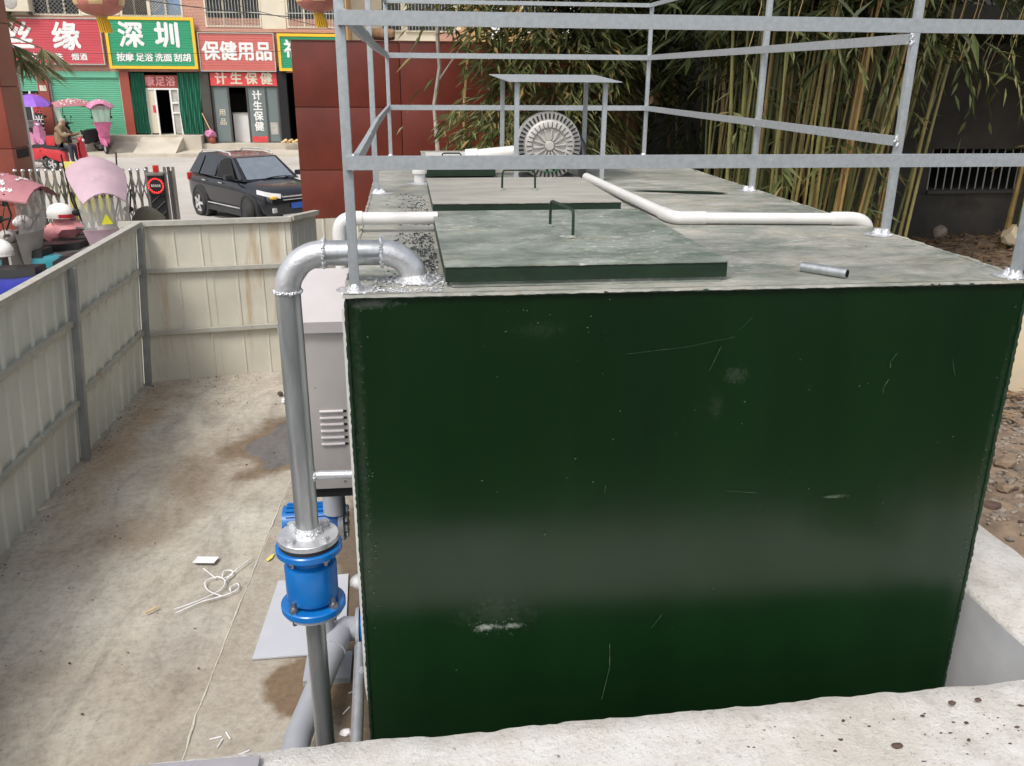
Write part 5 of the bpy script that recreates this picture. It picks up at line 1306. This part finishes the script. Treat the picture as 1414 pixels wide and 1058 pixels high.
def helmet(label, x, y, z, deg, mat, stripe):
    t = thing('helmet', label, 'helmet', (x, y, z), None, R(deg))
    m = MB(local=True); rows = []
    for j in range(10):
        a = -.45+j*(math.pi/2+.45)/9; rows.append([(.175*math.cos(a)*math.cos(2*math.pi*k/20)*1.15, .135*math.cos(a)*math.sin(2*math.pi*k/20), .14*math.sin(a)+.07) for k in range(20)])
    m.loft(rows); m.build('shell', mat, t); t.scale = (1.12,)*3
    m = MB(local=True); rows = [[(.19*math.cos(a)*1.08, .147*math.sin(a), z_) for a in lin(-1.2, 1.2, 9)] for z_ in (.02, .07)]
    m.loft(rows, closed=False); m.build('visor', stripe, t)
    m = MB(local=True); m.tube([(.19*math.cos(a)*1.02, .142*math.sin(a), .015) for a in lin(-3, 3, 18)], .010, 6); m.build('rim', 'greycloth', t)
    return t
helmet('white helmet with dark red visor resting on the silver scooter', -5.06, 11.33, -1.45, -20, 'white', 'redplastic')
helmet('white helmet with thin red line resting on the teal motorcycle', -5.16, 9.25, -1.62, 170, 'white', 'white')
helmet('black and white patterned helmet at the left picture edge', -5.75, 9.9, -1.50, 200, 'black', 'white')
bagt = thing('red_bag', 'crumpled red patterned bag hanging behind the white helmet', 'bag', (-5.05, 11.3, -1.7)); m = MB(); m.ball((-5.02, 11.35, -1.60), (.27, .16, .155), 2, .22); m.ball((-5.22, 11.3, -1.66), (.16, .14, .13), 2, .22); m.build('cloth', 'redtextcloth' if False else 'pinktext', bagt); m = MB(); m.tube([(-5.2, 11.3, -1.42), (-5.1, 11.3, -1.25), (-5.0, 11.3, -1.42)], .012, 6); m.build('strap', 'redtext', bagt)
m = MB(); m.ball((-3.75, 11.2, -1.62), (.26, .2, .40), 2, .1); sk = m.build('covered_load', 'olive'); tag(sk, 'olive cloth covered load beside the mauve scooter', 'load')
# street scooters in front of the shops
scooter('pink patterned scooter under a purple umbrella beside the doorway', -13.1, 31.75, -2.08, -60, 'pinkcloth', 'black', 'umbrella', 'purple', box='greycloth')
scooter('dark scooter with plum canopy parked before the mint shutter', -11.55, 31.7, -2.08, 218, 'black', 'greycloth', 'shade', 'dotpink', 'greycloth', visor=True, dots='white')
scooter('hot pink scooter with white dotted canopy before the red pilaster', -10.62, 31.3, -2.08, -72, 'hotpink', 'black', 'shade', 'pinkcloth', 'hotpink', visor=True, dots='white', box='greycloth')
rs = scooter('red scooter being ridden along the street', -10.72, 27.9, -2.39, -12, 'redplastic', 'white', grp='scooters parked about the entrance')
scooter('maroon scooter standing behind the folding gate by the yellow board', -12.1, 28.4, -2.36, 160, 'redplastic', 'white', box='redplastic')

# rider: one continuous skinned body
def skin(name, verts, edges, radii, mat, root=0, sub=1, parent=None):
    me = bpy.data.meshes.new(name); me.from_pydata(verts, edges, [])
    o = bpy.data.objects.new(name, me); COL.objects.link(o)
    md = o.modifiers.new('skin', 'SKIN'); md.use_smooth_shade = True
    for i, r_ in enumerate(radii):
        v = me.skin_vertices[0].data[i]; v.radius = (r_, r_) if not hasattr(r_, '__len__') else r_; v.use_root = (i == root)
    sb = o.modifiers.new('sub', 'SUBSURF'); sb.levels = sub; sb.render_levels = sub
    dg = bpy.context.evaluated_depsgraph_get(); dg.update()
    m2 = bpy.data.meshes.new_from_object(o.evaluated_get(dg)); o.modifiers.clear(); o.data = m2; bpy.data.meshes.remove(me); m2.name = name
    for q in (mat if isinstance(mat, list) else [mat]): m2.materials.append(MT[q])
    if parent: o.parent = parent
    return o
rider = thing('person', 'person in a brown jacket hunched over the red scooter seen from the side', 'person', (-10.9, 27.95, -1.62), None, R(-12))
V = [(-.05,0,.06), (-.05,0,.25), (-.02,0,.48), (.04,0,.62), (.09,0,.71), (.13,0,.82), (.15,0,.90),
     (.05,.17,.56), (.22,.25,.36), (.48,.27,.42), (.05,-.17,.56), (.22,-.25,.36), (.48,-.27,.42),
     (.0,.10,.04), (.36,.14,.02), (.36,.15,-.40), (.44,.15,-.47), (.0,-.10,.04), (.36,-.14,.02), (.36,-.15,-.40), (.44,-.15,-.47)]
E_ = [(0,1),(1,2),(2,3),(3,4),(4,5),(5,6),(3,7),(7,8),(8,9),(3,10),(10,11),(11,12),(0,13),(13,14),(14,15),(15,16),(0,17),(17,18),(18,19),(19,20)]
rad = [.17,.18,.19,.14,.07,.105,.09,.085,.07,.045,.085,.07,.045,.11,.09,.065,.05,.11,.09,.065,.05]
bd = skin('body', V, E_, rad, ['jacket', 'trouser', 'skin', 'hair'], parent=rider)
for p in bd.data.polygons:
    c = p.center
    p.material_index = 1 if (c.z < .08 and c.x > -.3) else (3 if c.z > .84 or (c.z > .74 and c.x < .12) else (2 if c.z > .68 else 0))
m = MB(local=True)
for s in (-1, 1):
    for k in range(5): m.tube([(.46, .27*s+.016*(k-2), .42), (.51, .27*s+.018*(k-2), .43), (.525, .27*s+.018*(k-2), .405)], [.012, .010, .008], 6)
m.build('fingers', 'skin', rider)

# ------------------------------------------------------------------ black car turning in the street
car = thing('parked_car', 'black compact sport utility car with front wheels turned toward the gate', 'car', (-3.60, 20.02, -2.785), None, R(-52))
car.scale = (.95,)*3
def sect(x, zb, zt, w, wt):
    return [(x, -w*.86, zb), (x, -w*.98, zb+.12), (x, -w, zb+(zt-zb)*.5), (x, -w*.985, zt-.12), (x, -wt, zt), (x, 0, zt+.035), (x, wt, zt), (x, w*.985, zt-.12), (x, w, zb+(zt-zb)*.5), (x, w*.98, zb+.12), (x, w*.86, zb)]
m = MB(local=True)
m.loft([sect(*a) for a in ((2.16, .42, .70, .52, .40), (2.10, .30, .84, .74, .62), (1.92, .24, .95, .86, .74), (1.55, .24, 1.01, .895, .78), (1.05, .24, 1.06, .90, .80), (.75, .24, 1.09, .90, .82), (0, .24, 1.09, .90, .83), (-1.0, .24, 1.11, .90, .83), (-1.7, .25, 1.13, .89, .80), (-2.05, .32, 1.12, .85, .74), (-2.16, .45, 1.05, .78, .66))])
body = m.build('body', 'carpaint', car, ang=50)
sb = body.modifiers.new('round', 'SUBSURF'); sb.levels = 1; sb.render_levels = 1
_dg = bpy.context.evaluated_depsgraph_get(); _dg.update(); _me = bpy.data.meshes.new_from_object(body.evaluated_get(_dg)); body.modifiers.clear(); body.data = _me
A_ = [(.95, .80, 1.07), (.18, .62, 1.60), (-.5, .62, 1.67), (-1.68, .60, 1.62), (-2.10, .74, 1.12)]
def gh(s): return [(x, s*w, z) for x, w, z in A_]
m = MB(local=True); Lf, Rt = gh(1), gh(-1); B_ = [(.95, 1.07), (-2.02, 1.10)]
vs = Lf+Rt+[(-.5, .83, 1.08), (-.5, -.83, 1.08)]
m._add(vs, [(0, 5, 6, 1), (1, 6, 7, 2), (2, 7, 8, 3), (3, 8, 9, 4), (0, 1, 2, 10), (2, 3, 4, 10), (6, 5, 11, 7), (8, 7, 11, 9)])
m.build('cabin', 'carpaint', car, ang=25)
def lerp3(a, b, t): return tuple(a[i]+(b[i]-a[i])*t for i in range(3))
a0, a1, b0_, b1_ = Lf[0], Rt[0], Lf[1], Rt[1]
m = MB(local=True); q = [lerp3(a0, a1, .08), lerp3(a0, a1, .92), lerp3(b0_, b1_, .94), lerp3(b0_, b1_, .06)]
q = [lerp3(q[0], q[3], .06), lerp3(q[1], q[2], .06), lerp3(q[1], q[2], .95), lerp3(q[0], q[3], .95)]
m._add([(x+.008, y, z+.008) for x, y, z in q], [(0, 1, 2, 3)]); m.build('windscreen', 'screen', car)
for s in (1, -1):
    top = lambda x: (x, s*(.635), 1.575); bot = lambda x: (x, s*.842, 1.115)
    for xs_ in (((.62, .10), (-.38, -.38)), ((-.46, -.46), (-1.30, -1.20)), ((-1.38, -1.28), (-1.92, -1.66))):
        (fb, ft), (rb, rt_) = xs_; m = MB(local=True)
        m._add([bot(fb), bot(rb), (rt_, s*.638, 1.575), (ft, s*.638, 1.575)], [(0, 1, 2, 3)])
        m._add([(p[0], p[1]+s*.004, p[2]) for p in (bot(fb), bot(rb), (rt_, s*.638, 1.575), (ft, s*.638, 1.575))], [(0, 1, 2, 3)])
        m.build('side_window', 'dark' if (s == -1 and fb == .62) else 'glass', car)
    m = MB(local=True); m.tube([(.05, s*.60, 1.64), (0, s*.60, 1.70), (-.5, s*.60, 1.73), (-1.5, s*.58, 1.70), (-1.62, s*.58, 1.64)], .02, 8); m.build('roof_rail', 'alloy', car)
    for x in (.28, -.62): m = MB(local=True); m.obox((x-.35, s*.905, .98), (.2, .03, .035), bev=.01); m.build('door_handle', 'chrome', car)
    m = MB(local=True); m.tube([(.62, s*.84, 1.10), (.60, s*.98, 1.15)], .025, 8); m.obox((.60, s*1.02, 1.17), (.13, .2, .13), bev=.04); m.build('mirror', 'cladding', car)
    m = MB(local=True); m.bar((.92, s*.90, .30), (-.92, s*.90, .30), .04, .14); m.build('sill_cladding', 'cladding', car)
    m = MB(local=True); m.bar((.85, s*.915, .42), (-.85, s*.915, .42), .012, .03); m.build('sill_strip', 'alloy', car)
    for x in (1.30, -1.32):
        m = MB(local=True); m.lathe([(.0, s*.60), (0, s*.904), (.40, s*.904), (.40, s*.918), (.455, s*.914), (.46, s*.88), (.40, s*.60), (0, s*.60)], (x, 0, .37), 'y', 32)
        m.build('wheel_arch', 'cladding', car)
    m = MB(local=True); m.loft([[(x_, s*y_, z_+h) for h, y_ in ((-.05, y0), (.06, y0-.01))] for x_, y0, z_ in ((2.115, .45, .80), (2.06, .66, .83), (1.93, .80, .865), (1.72, .882, .90))], closed=False)
    for q in m.bm.verts: q.co += Vector((.012, s*.012, .0))
    hl = m.build('headlight', 'lamp', car); m = MB(local=True); m.ball((2.09, s*.64, .77), (.05, .11, .045), 2); m.build('indicator', 'amber', hl)
    m = MB(local=True); m.obox((2.10, s*.60, .47), (.06, .22, .12), (0, 0, -s*.3), .02); m.build('fog_lamp', 'alloy', car)
    m = MB(local=True); m.obox((-2.07, s*.74, .98), (.1, .2, .2), (0, 0, s*.4), .03); m.build('tail_light', 'redlens', car)
    wheel(car, 1.30, .345, .20, s*.875, R(-28)); wheel(car, -1.32, .345, .20, s*.875)
m = MB(local=True); m.obox((2.16, 0, .80), (.03, .9, .05), bev=.01); m.obox((2.165, 0, .72), (.03, .86, .03), bev=.008); m.build('grille_bar', 'chrome', car)
m = MB(local=True); m.obox((2.15, 0, .76), (.03, .86, .14), bev=.02); m.build('grille', 'gasket', car)
m = MB(local=True); m.obox((2.14, 0, .44), (.06, 1.1, .16), bev=.03); m.build('lower_grille', 'cladding', car)
m = MB(local=True); m.obox((2.15, 0, .33), (.05, .9, .06), bev=.02); m.build('skid_plate', 'alloy', car)
m = MB(local=True); m.obox((2.185, 0, .56), (.012, .44, .14)); m.build('number_plate', 'plate', car)
m = MB(local=True); m.tube([(.98, -.25, 1.10), (.90, .05, 1.13), (.86, .5, 1.14)], .012, 6); m.tube([(.98, .3, 1.10), (.90, .5, 1.13), (.87, .72, 1.12)], .012, 6); m.build('wiper', 'gasket', car)
# ------------------------------------------------------------------ bamboo grove on the right
def culm_path(x, y, z0, h, lx, ly, curve):
    pts = []; n = 16
    for i in range(n+1):
        t = i/n; pts.append((x+lx*h*t+curve*lx*2*t*t*h*.3+.012*jag(x+t, y, 9), y+ly*h*t+curve*ly*2*t*t*h*.3, z0+h*t*(1-.12*curve*t)))
    return pts
def point(path, t):
    f = t*(len(path)-1); i = min(int(f), len(path)-2); return Vector(path[i]).lerp(Vector(path[i+1]), f-i)
def spray_leaves(P0, dirv, n, size, droop=.55):
    """leaves fanned out along a hanging twig; returns arrays"""
    P, D, N, L_, W_ = [], [], [], [], []
    d = Vector(dirv).normalized(); s_ = d.cross(Vector((0, 0, 1))); s_ = s_.normalized() if s_.length > .05 else Vector((1, 0, 0)); tl = size*1.6
    for k in range(n):
        t = k/max(1, n-1); p = Vector(P0)+d*tl*t; p.z -= droop*tl*t*t
        a = random.uniform(-1.1, 1.1)
        q = d*math.cos(a)+s_*math.sin(a); q.z -= random.uniform(.2, 1.1)
        P.append(p); D.append(q); N.append(Vector((random.gauss(0, .5), random.gauss(0, .5), 1))); L_.append(size*random.uniform(.6, 1.15)); W_.append(size*random.uniform(.115, .18))
    return P, D, N, L_, W_
def join(parts): return [sum((list(p[i]) for p in parts), []) for i in range(5)]
def foliage(name, mat, parts, parent):
    P, D, N, L_, W_ = join(parts)
    return leaf_mesh(name, mat, np.array(P), np.array(D), np.array(N), np.array(L_), np.array(W_), parent)
def clump(label, cx, cy, rx, ry, n, fan, bias, h=(4.5, 6.5), rad=(.010, .021), sprays=60, size=.17, top=900, zlow=(-.6, 1.5), mat='leaf'):
    z0 = -1.45
    t = thing('bamboo_clump', label, 'bamboo', (cx, cy, z0), 'bamboo clumps on the soil bank')
    paths = []
    for _ in range(n):
        a = random.uniform(0, 6.283); r_ = math.sqrt(random.random()); dx, dy = rx*r_*math.cos(a), ry*r_*math.sin(a)
        hh = random.uniform(*h)
        p = culm_path(cx+dx, cy+dy, z0, hh, bias+fan*dx/rx+random.gauss(0, .03), -.02+.05*dy/ry+random.gauss(0, .03), random.uniform(.2, .8)); paths.append(p)
        r0 = random.uniform(*rad); m = MB(); nodes = []; rr = []
        nn = int(hh/.26)
        for k in range(nn):
            t0 = k/nn
            for dt, f in ((0, 1.16), (.06/nn*1.5, 1.0), (.9/nn, .97)):
                tt = min(1, t0+dt); nodes.append(point(p, tt)); rr.append(r0*f*(1-.6*tt))
        m.tube(nodes, rr, 6, cap=False); m.build('culm', 'culm', t, ang=70)
    parts = []
    for _ in range(sprays):
        p = random.choice(paths); z = random.uniform(*zlow); tt = max(.05, min(.95, (z-z0)/5.3)); q = point(p, tt); a = random.uniform(0, 6.283)
        parts.append(spray_leaves(q, (math.cos(a), math.sin(a)-.4, .25), random.randint(5, 9), size*random.uniform(.8, 1.2)))
    if parts: tag(foliage('foliage', mat, parts, t), kind='stuff')
    parts = []
    for _ in range(top):
        p = random.choice(paths); q = point(p, random.uniform(.55, 1)); a = random.uniform(0, 6.283); q = q+Vector((random.gauss(0, .35), random.gauss(0, .35), random.gauss(0, .2)))
        parts.append(spray_leaves(q, (math.cos(a), math.sin(a), .1), 8, size*1.5))
    if parts: tag(foliage('crown', 'leafdark', parts, t), kind='stuff')  # overhead leaves added to keep sky light off the grove
    return t
clump('dense clump of yellow green bamboo canes fanning out right of the tank', 4.42, 5.9, 1.0, .55, 80, .055, .035, rad=(.012, .024), sprays=70, size=.25)
clump('shaded bamboo canes standing behind the tank left of the bright clump', 4.15, 7.5, .62, .5, 34, .06, .04, sprays=46, size=.24)
clump('thin dark bamboo canes before the barred opening at far right', 7.62, 7.2, .10, .15, 5, .02, .02, rad=(.025, .04), sprays=6, top=300)
clump('leafy bamboo canes arching over from the right edge of the picture', 9.2, 5.0, .5, .5, 10, .1, -.22, sprays=0, top=260)
# single sprays that hang into view in front of the dark opening
HB = [(4.44, 4.9, 0.73), (4.43, 4.9, 0.55), (4.23, 4.9, 0.88), (5.1, 4.9, 0.74), (5.16, 4.9, 0.86), (5.01, 4.9, 0.94), (5.56, 4.9, 0.74), (5.57, 4.9, 0.94), (5.41, 4.9, 1.07), (4.81, 4.9, 1.03), (4.52, 4.9, 0.94), (4.08, 4.9, 1.02), (3.51, 4.9, 0.84), (3.13, 4.9, 0.72), (3.86, 4.9, 0.93), (4.28, 4.9, 1.17), (3.93, 4.9, 1.13), (4.57, 4.9, 1.2)]
hb = thing('bamboo_branch', 'few bright bamboo leaf sprays hanging before the dark opening at right', 'bamboo', (6.2, 6.4, 3.2))
parts = []; m = MB()
for x, y, z in ((5.55, 6.3, .62), (5.62, 6.3, .40), (6.35, 6.4, .62), (6.30, 6.4, .80), (7.0, 6.4, .92), (7.15, 6.4, .80), (7.3, 6.3, 1.0), (6.6, 6.4, 1.15), (5.2, 6.0, .95), (7.35, 6.35, .72), (5.9, 6.3, 1.2), (6.9, 6.4, 1.3)):
    m.tube([(x+.25, y+.1, 2.6), (x+.15, y, z+.5), (x, y-.03, z+.05)], .004, 5)
    parts.append(spray_leaves((x, y, z+.1), (random.uniform(-.4, .4), -.2, -.5), 7, .24, .9))
for x, y, z in HB:
    m.tube([(x+.2, y+.25, 2.5), (x+.12, y+.08, z+.5), (x, y+.02, z+.06)], .0035, 5)
    parts.append(spray_leaves((x, y, z+.08), (random.uniform(-.4, .4), -.3, -.5), random.randint(6, 9), .17, .8))
m.build('twigs', 'culm', hb); tag(foliage('foliage', 'leaf', parts, hb), kind='stuff')
# leafy bamboo bushes hanging over behind the tank
def bush(label, cx, cy, rx, ry, z0, z1, n, size, mat, lean=0, stems_n=7):
    t = thing('bamboo_bush', label, 'bush', (cx, cy, -2.6), 'leafy bushes behind the tank')
    parts = []
    for k in range(stems_n):
        a = random.uniform(0, 6.283); m = MB(); q = (cx+.25*rx*math.cos(a), cy+.25*ry*math.sin(a), -2.6); e = (cx+rx*.8*math.cos(a), cy+ry*.8*math.sin(a), z1)
        mid = ((q[0]+e[0])/2-.1*math.cos(a), (q[1]+e[1])/2, (q[2]+e[2])/2+.4)
        m.tube([q, mid, e], [.022, .018, .010], 6); m.build('stem', 'culm', t)
    for _ in range(n):
        a = random.uniform(0, 6.283); r_ = random.random()**.45; z = random.uniform(z0, z1); k = (z-z0)/(z1-z0)
        w = .62+.5*k; q = (cx+rx*w*r_*math.cos(a)+lean*(1-k), cy+ry*w*r_*math.sin(a), z+.15*noise.noise(Vector((cx+a*2, z*3, r_*3))))
        if noise.noise(Vector((q[0]*2.2, q[1]*2.2, q[2]*2.2))) < -.22: continue
        parts.append(spray_leaves(q, (math.cos(a), math.sin(a)-.35, .1), random.randint(6, 9), size*random.uniform(.75, 1.25), .8))
    tag(foliage('foliage', mat, parts, t), kind='stuff')
    return t
bush('drooping leafy bamboo bush against the red wall behind the blower', 1.95, 8.6, 1.0, .6, -.45, 2.4, 1250, .225, 'leaf', .25)
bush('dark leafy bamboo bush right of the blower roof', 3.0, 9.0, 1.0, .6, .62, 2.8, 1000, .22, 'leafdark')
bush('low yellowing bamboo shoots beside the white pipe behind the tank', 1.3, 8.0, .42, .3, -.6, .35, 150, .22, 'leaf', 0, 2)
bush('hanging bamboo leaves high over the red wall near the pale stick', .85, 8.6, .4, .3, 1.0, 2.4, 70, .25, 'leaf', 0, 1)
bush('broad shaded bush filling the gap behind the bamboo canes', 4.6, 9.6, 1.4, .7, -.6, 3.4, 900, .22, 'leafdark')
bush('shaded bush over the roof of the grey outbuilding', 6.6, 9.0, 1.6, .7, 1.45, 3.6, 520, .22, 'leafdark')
tr = thing('tree', 'brown barked tree trunk behind the railing corner', 'tree', (3.2, 9.4, -2.6))
m = MB(); m.tube([(3.15, 9.4, -2.6), (3.2, 9.4, -.9), (3.28, 9.4, .4), (3.22, 9.42, 1.6), (3.3, 9.4, 3.6)], [.26, .19, .15, .14, .12], 14, wob=.08); m.build('trunk', 'bark', tr)
parts = []
for _ in range(420):
    a = random.uniform(0, 6.283); r_ = random.random()**.5*1.9
    parts.append(spray_leaves((3.3+r_*math.cos(a), 9.6+r_*.8*math.sin(a), random.uniform(2.2, 4.8)), (math.cos(a), math.sin(a), .2), 8, .24))
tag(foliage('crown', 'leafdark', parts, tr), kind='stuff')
st = thing('sapling', 'thin pale sapling stick rising before the red wall', 'tree', (.62, 9.0, -2.6))
m = MB(); m.tube([(.60, 9, -2.6), (.635, 9, -.3), (.60, 9, .3), (.68, 9, .75), (.66, 9, 1.1), (.72, 9, 1.9)], [.035, .030, .028, .024, .024, .015], 8, wob=.1); m.tube([(.63, 9, .55), (.85, 8.95, .85), (.95, 8.9, 1.0)], [.012, .010, .007], 6); m.build('trunk', 'barkpale', st)
tag(foliage('crown', 'leaf', [spray_leaves((.6, 8.95, .62), (-.7, -.2, -.3), 4, .28, .9), spray_leaves((.72, 8.9, 1.5), (-.4, -.3, -.2), 9, .3, .9), spray_leaves((.66, 8.95, 1.35), (.5, -.3, -.2), 8, .3, .9), spray_leaves((.62, 8.9, .5), (.3, -.3, -.6), 3, .25)], st), kind='stuff')
bx = thing('wooden_crate', 'tan wooden box hanging in the shade behind the railing corner', 'box', (3.85, 9.6, .1))
m = MB(); m.box((3.66, 9.6, .28), (4.02, 9.8, .66), .015); m.build('panel', 'gold', bx); m = MB(); m.box((3.70, 9.58, .12), (3.74, 9.6, .28)); m.box((3.90, 9.58, -.3), (3.93, 9.6, .28)); m.build('strut', 'bark', bx)
sh = thing('ribbed_door', 'dark ribbed metal sheet standing behind the blower roof', 'sheet', (2.75, 10.6, -2.6))
m = MB(); m.box((2.2, 10.7, -2.6), (3.3, 10.75, .3)); m.build('backing', 'cladding', sh)
for k in range(14): m = MB(); m.box((2.22+k*.078, 10.67, -2.6), (2.255+k*.078, 10.7, .3)); m.build('rib', 'cladding', sh)

# added bamboo arching unseen above the view, to shade the red wall and grove
cr = thing('bamboo_clump', 'tall arching bamboo added unseen above the view to shade the red wall', 'bamboo', (5.2, 8.2, -1.45))
parts = []
for k in range(26):
    x0, y0 = 5.2+random.gauss(0, .5), 8.3+random.gauss(0, .3); tx, ty = random.uniform(-.5, 9.5), random.uniform(7.2, 11); tz = random.uniform(2.9, 4.2)
    pts = []
    for i in range(13):
        t_ = i/12; pts.append((x0+(tx-x0)*t_**2.2, y0+(ty-y0)*t_**2.2, -1.45+7.2*t_-(7.2+(-1.45)-tz)*t_**2.6))
    m = MB(); m.tube(pts, [.024*(1-.75*i/12) for i in range(13)], 6, cap=False); m.build('culm', 'culm', cr)
    for _ in range(230):
        q = point(pts, random.uniform(.45, 1)); q = q+Vector((random.gauss(0, .55), random.gauss(0, .5), random.gauss(.1, .25)))
        if q.z < 2.1: continue
        a = random.uniform(0, 6.283); parts.append(spray_leaves(q, (math.cos(a), math.sin(a), .1), 9, .26))
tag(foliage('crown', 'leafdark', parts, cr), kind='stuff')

# grey outbuilding with a barred opening on the far right
ob = thing('outbuilding', 'shade darkened stained plaster outbuilding with barred opening in deep shade', 'building', (8.5, 9, -1.45))
def oblk(n, mat, a, b): m = MB(); m.box(a, b); return m.build(n, mat, ob)
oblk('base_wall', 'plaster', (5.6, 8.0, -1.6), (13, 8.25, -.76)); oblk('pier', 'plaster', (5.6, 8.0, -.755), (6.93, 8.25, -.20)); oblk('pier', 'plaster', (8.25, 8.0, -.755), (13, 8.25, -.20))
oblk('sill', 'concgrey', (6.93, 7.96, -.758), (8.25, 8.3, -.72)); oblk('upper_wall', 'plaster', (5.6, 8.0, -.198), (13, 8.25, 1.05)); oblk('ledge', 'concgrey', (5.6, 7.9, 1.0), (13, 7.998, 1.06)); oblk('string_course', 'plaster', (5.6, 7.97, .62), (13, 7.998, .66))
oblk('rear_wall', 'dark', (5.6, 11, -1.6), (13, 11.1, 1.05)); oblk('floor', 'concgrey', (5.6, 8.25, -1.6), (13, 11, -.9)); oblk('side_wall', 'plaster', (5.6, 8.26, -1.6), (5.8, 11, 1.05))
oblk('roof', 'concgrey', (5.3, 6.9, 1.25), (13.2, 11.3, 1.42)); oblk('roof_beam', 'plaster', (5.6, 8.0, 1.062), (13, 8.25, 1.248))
for k in range(12):
    x = 7.0+k*.112; m = MB(); m.cyl((x, 8.1, -.72), (x, 8.1, -.2), .009, 6); m.build('bar', 'frail', ob)
hs_ = thing('backing_house', 'tall dark grey house wall added as dark backing behind the bamboo', 'building', (8, 13, -2.6))  # wall added to hide the sky and keep the background dark
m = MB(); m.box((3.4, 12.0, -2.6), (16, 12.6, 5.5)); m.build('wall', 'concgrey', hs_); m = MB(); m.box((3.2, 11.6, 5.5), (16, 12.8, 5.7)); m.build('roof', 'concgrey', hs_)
lw = thing('low_wall', 'low beige plastered wall stub beside the tank at the right edge', 'wall', (4.75, 2.75, -1.4))
m = MB(); m.box((4.27, 2.62, -1.5), (5.3, 2.86, -.86), .02); m.build('body', 'beige', lw)
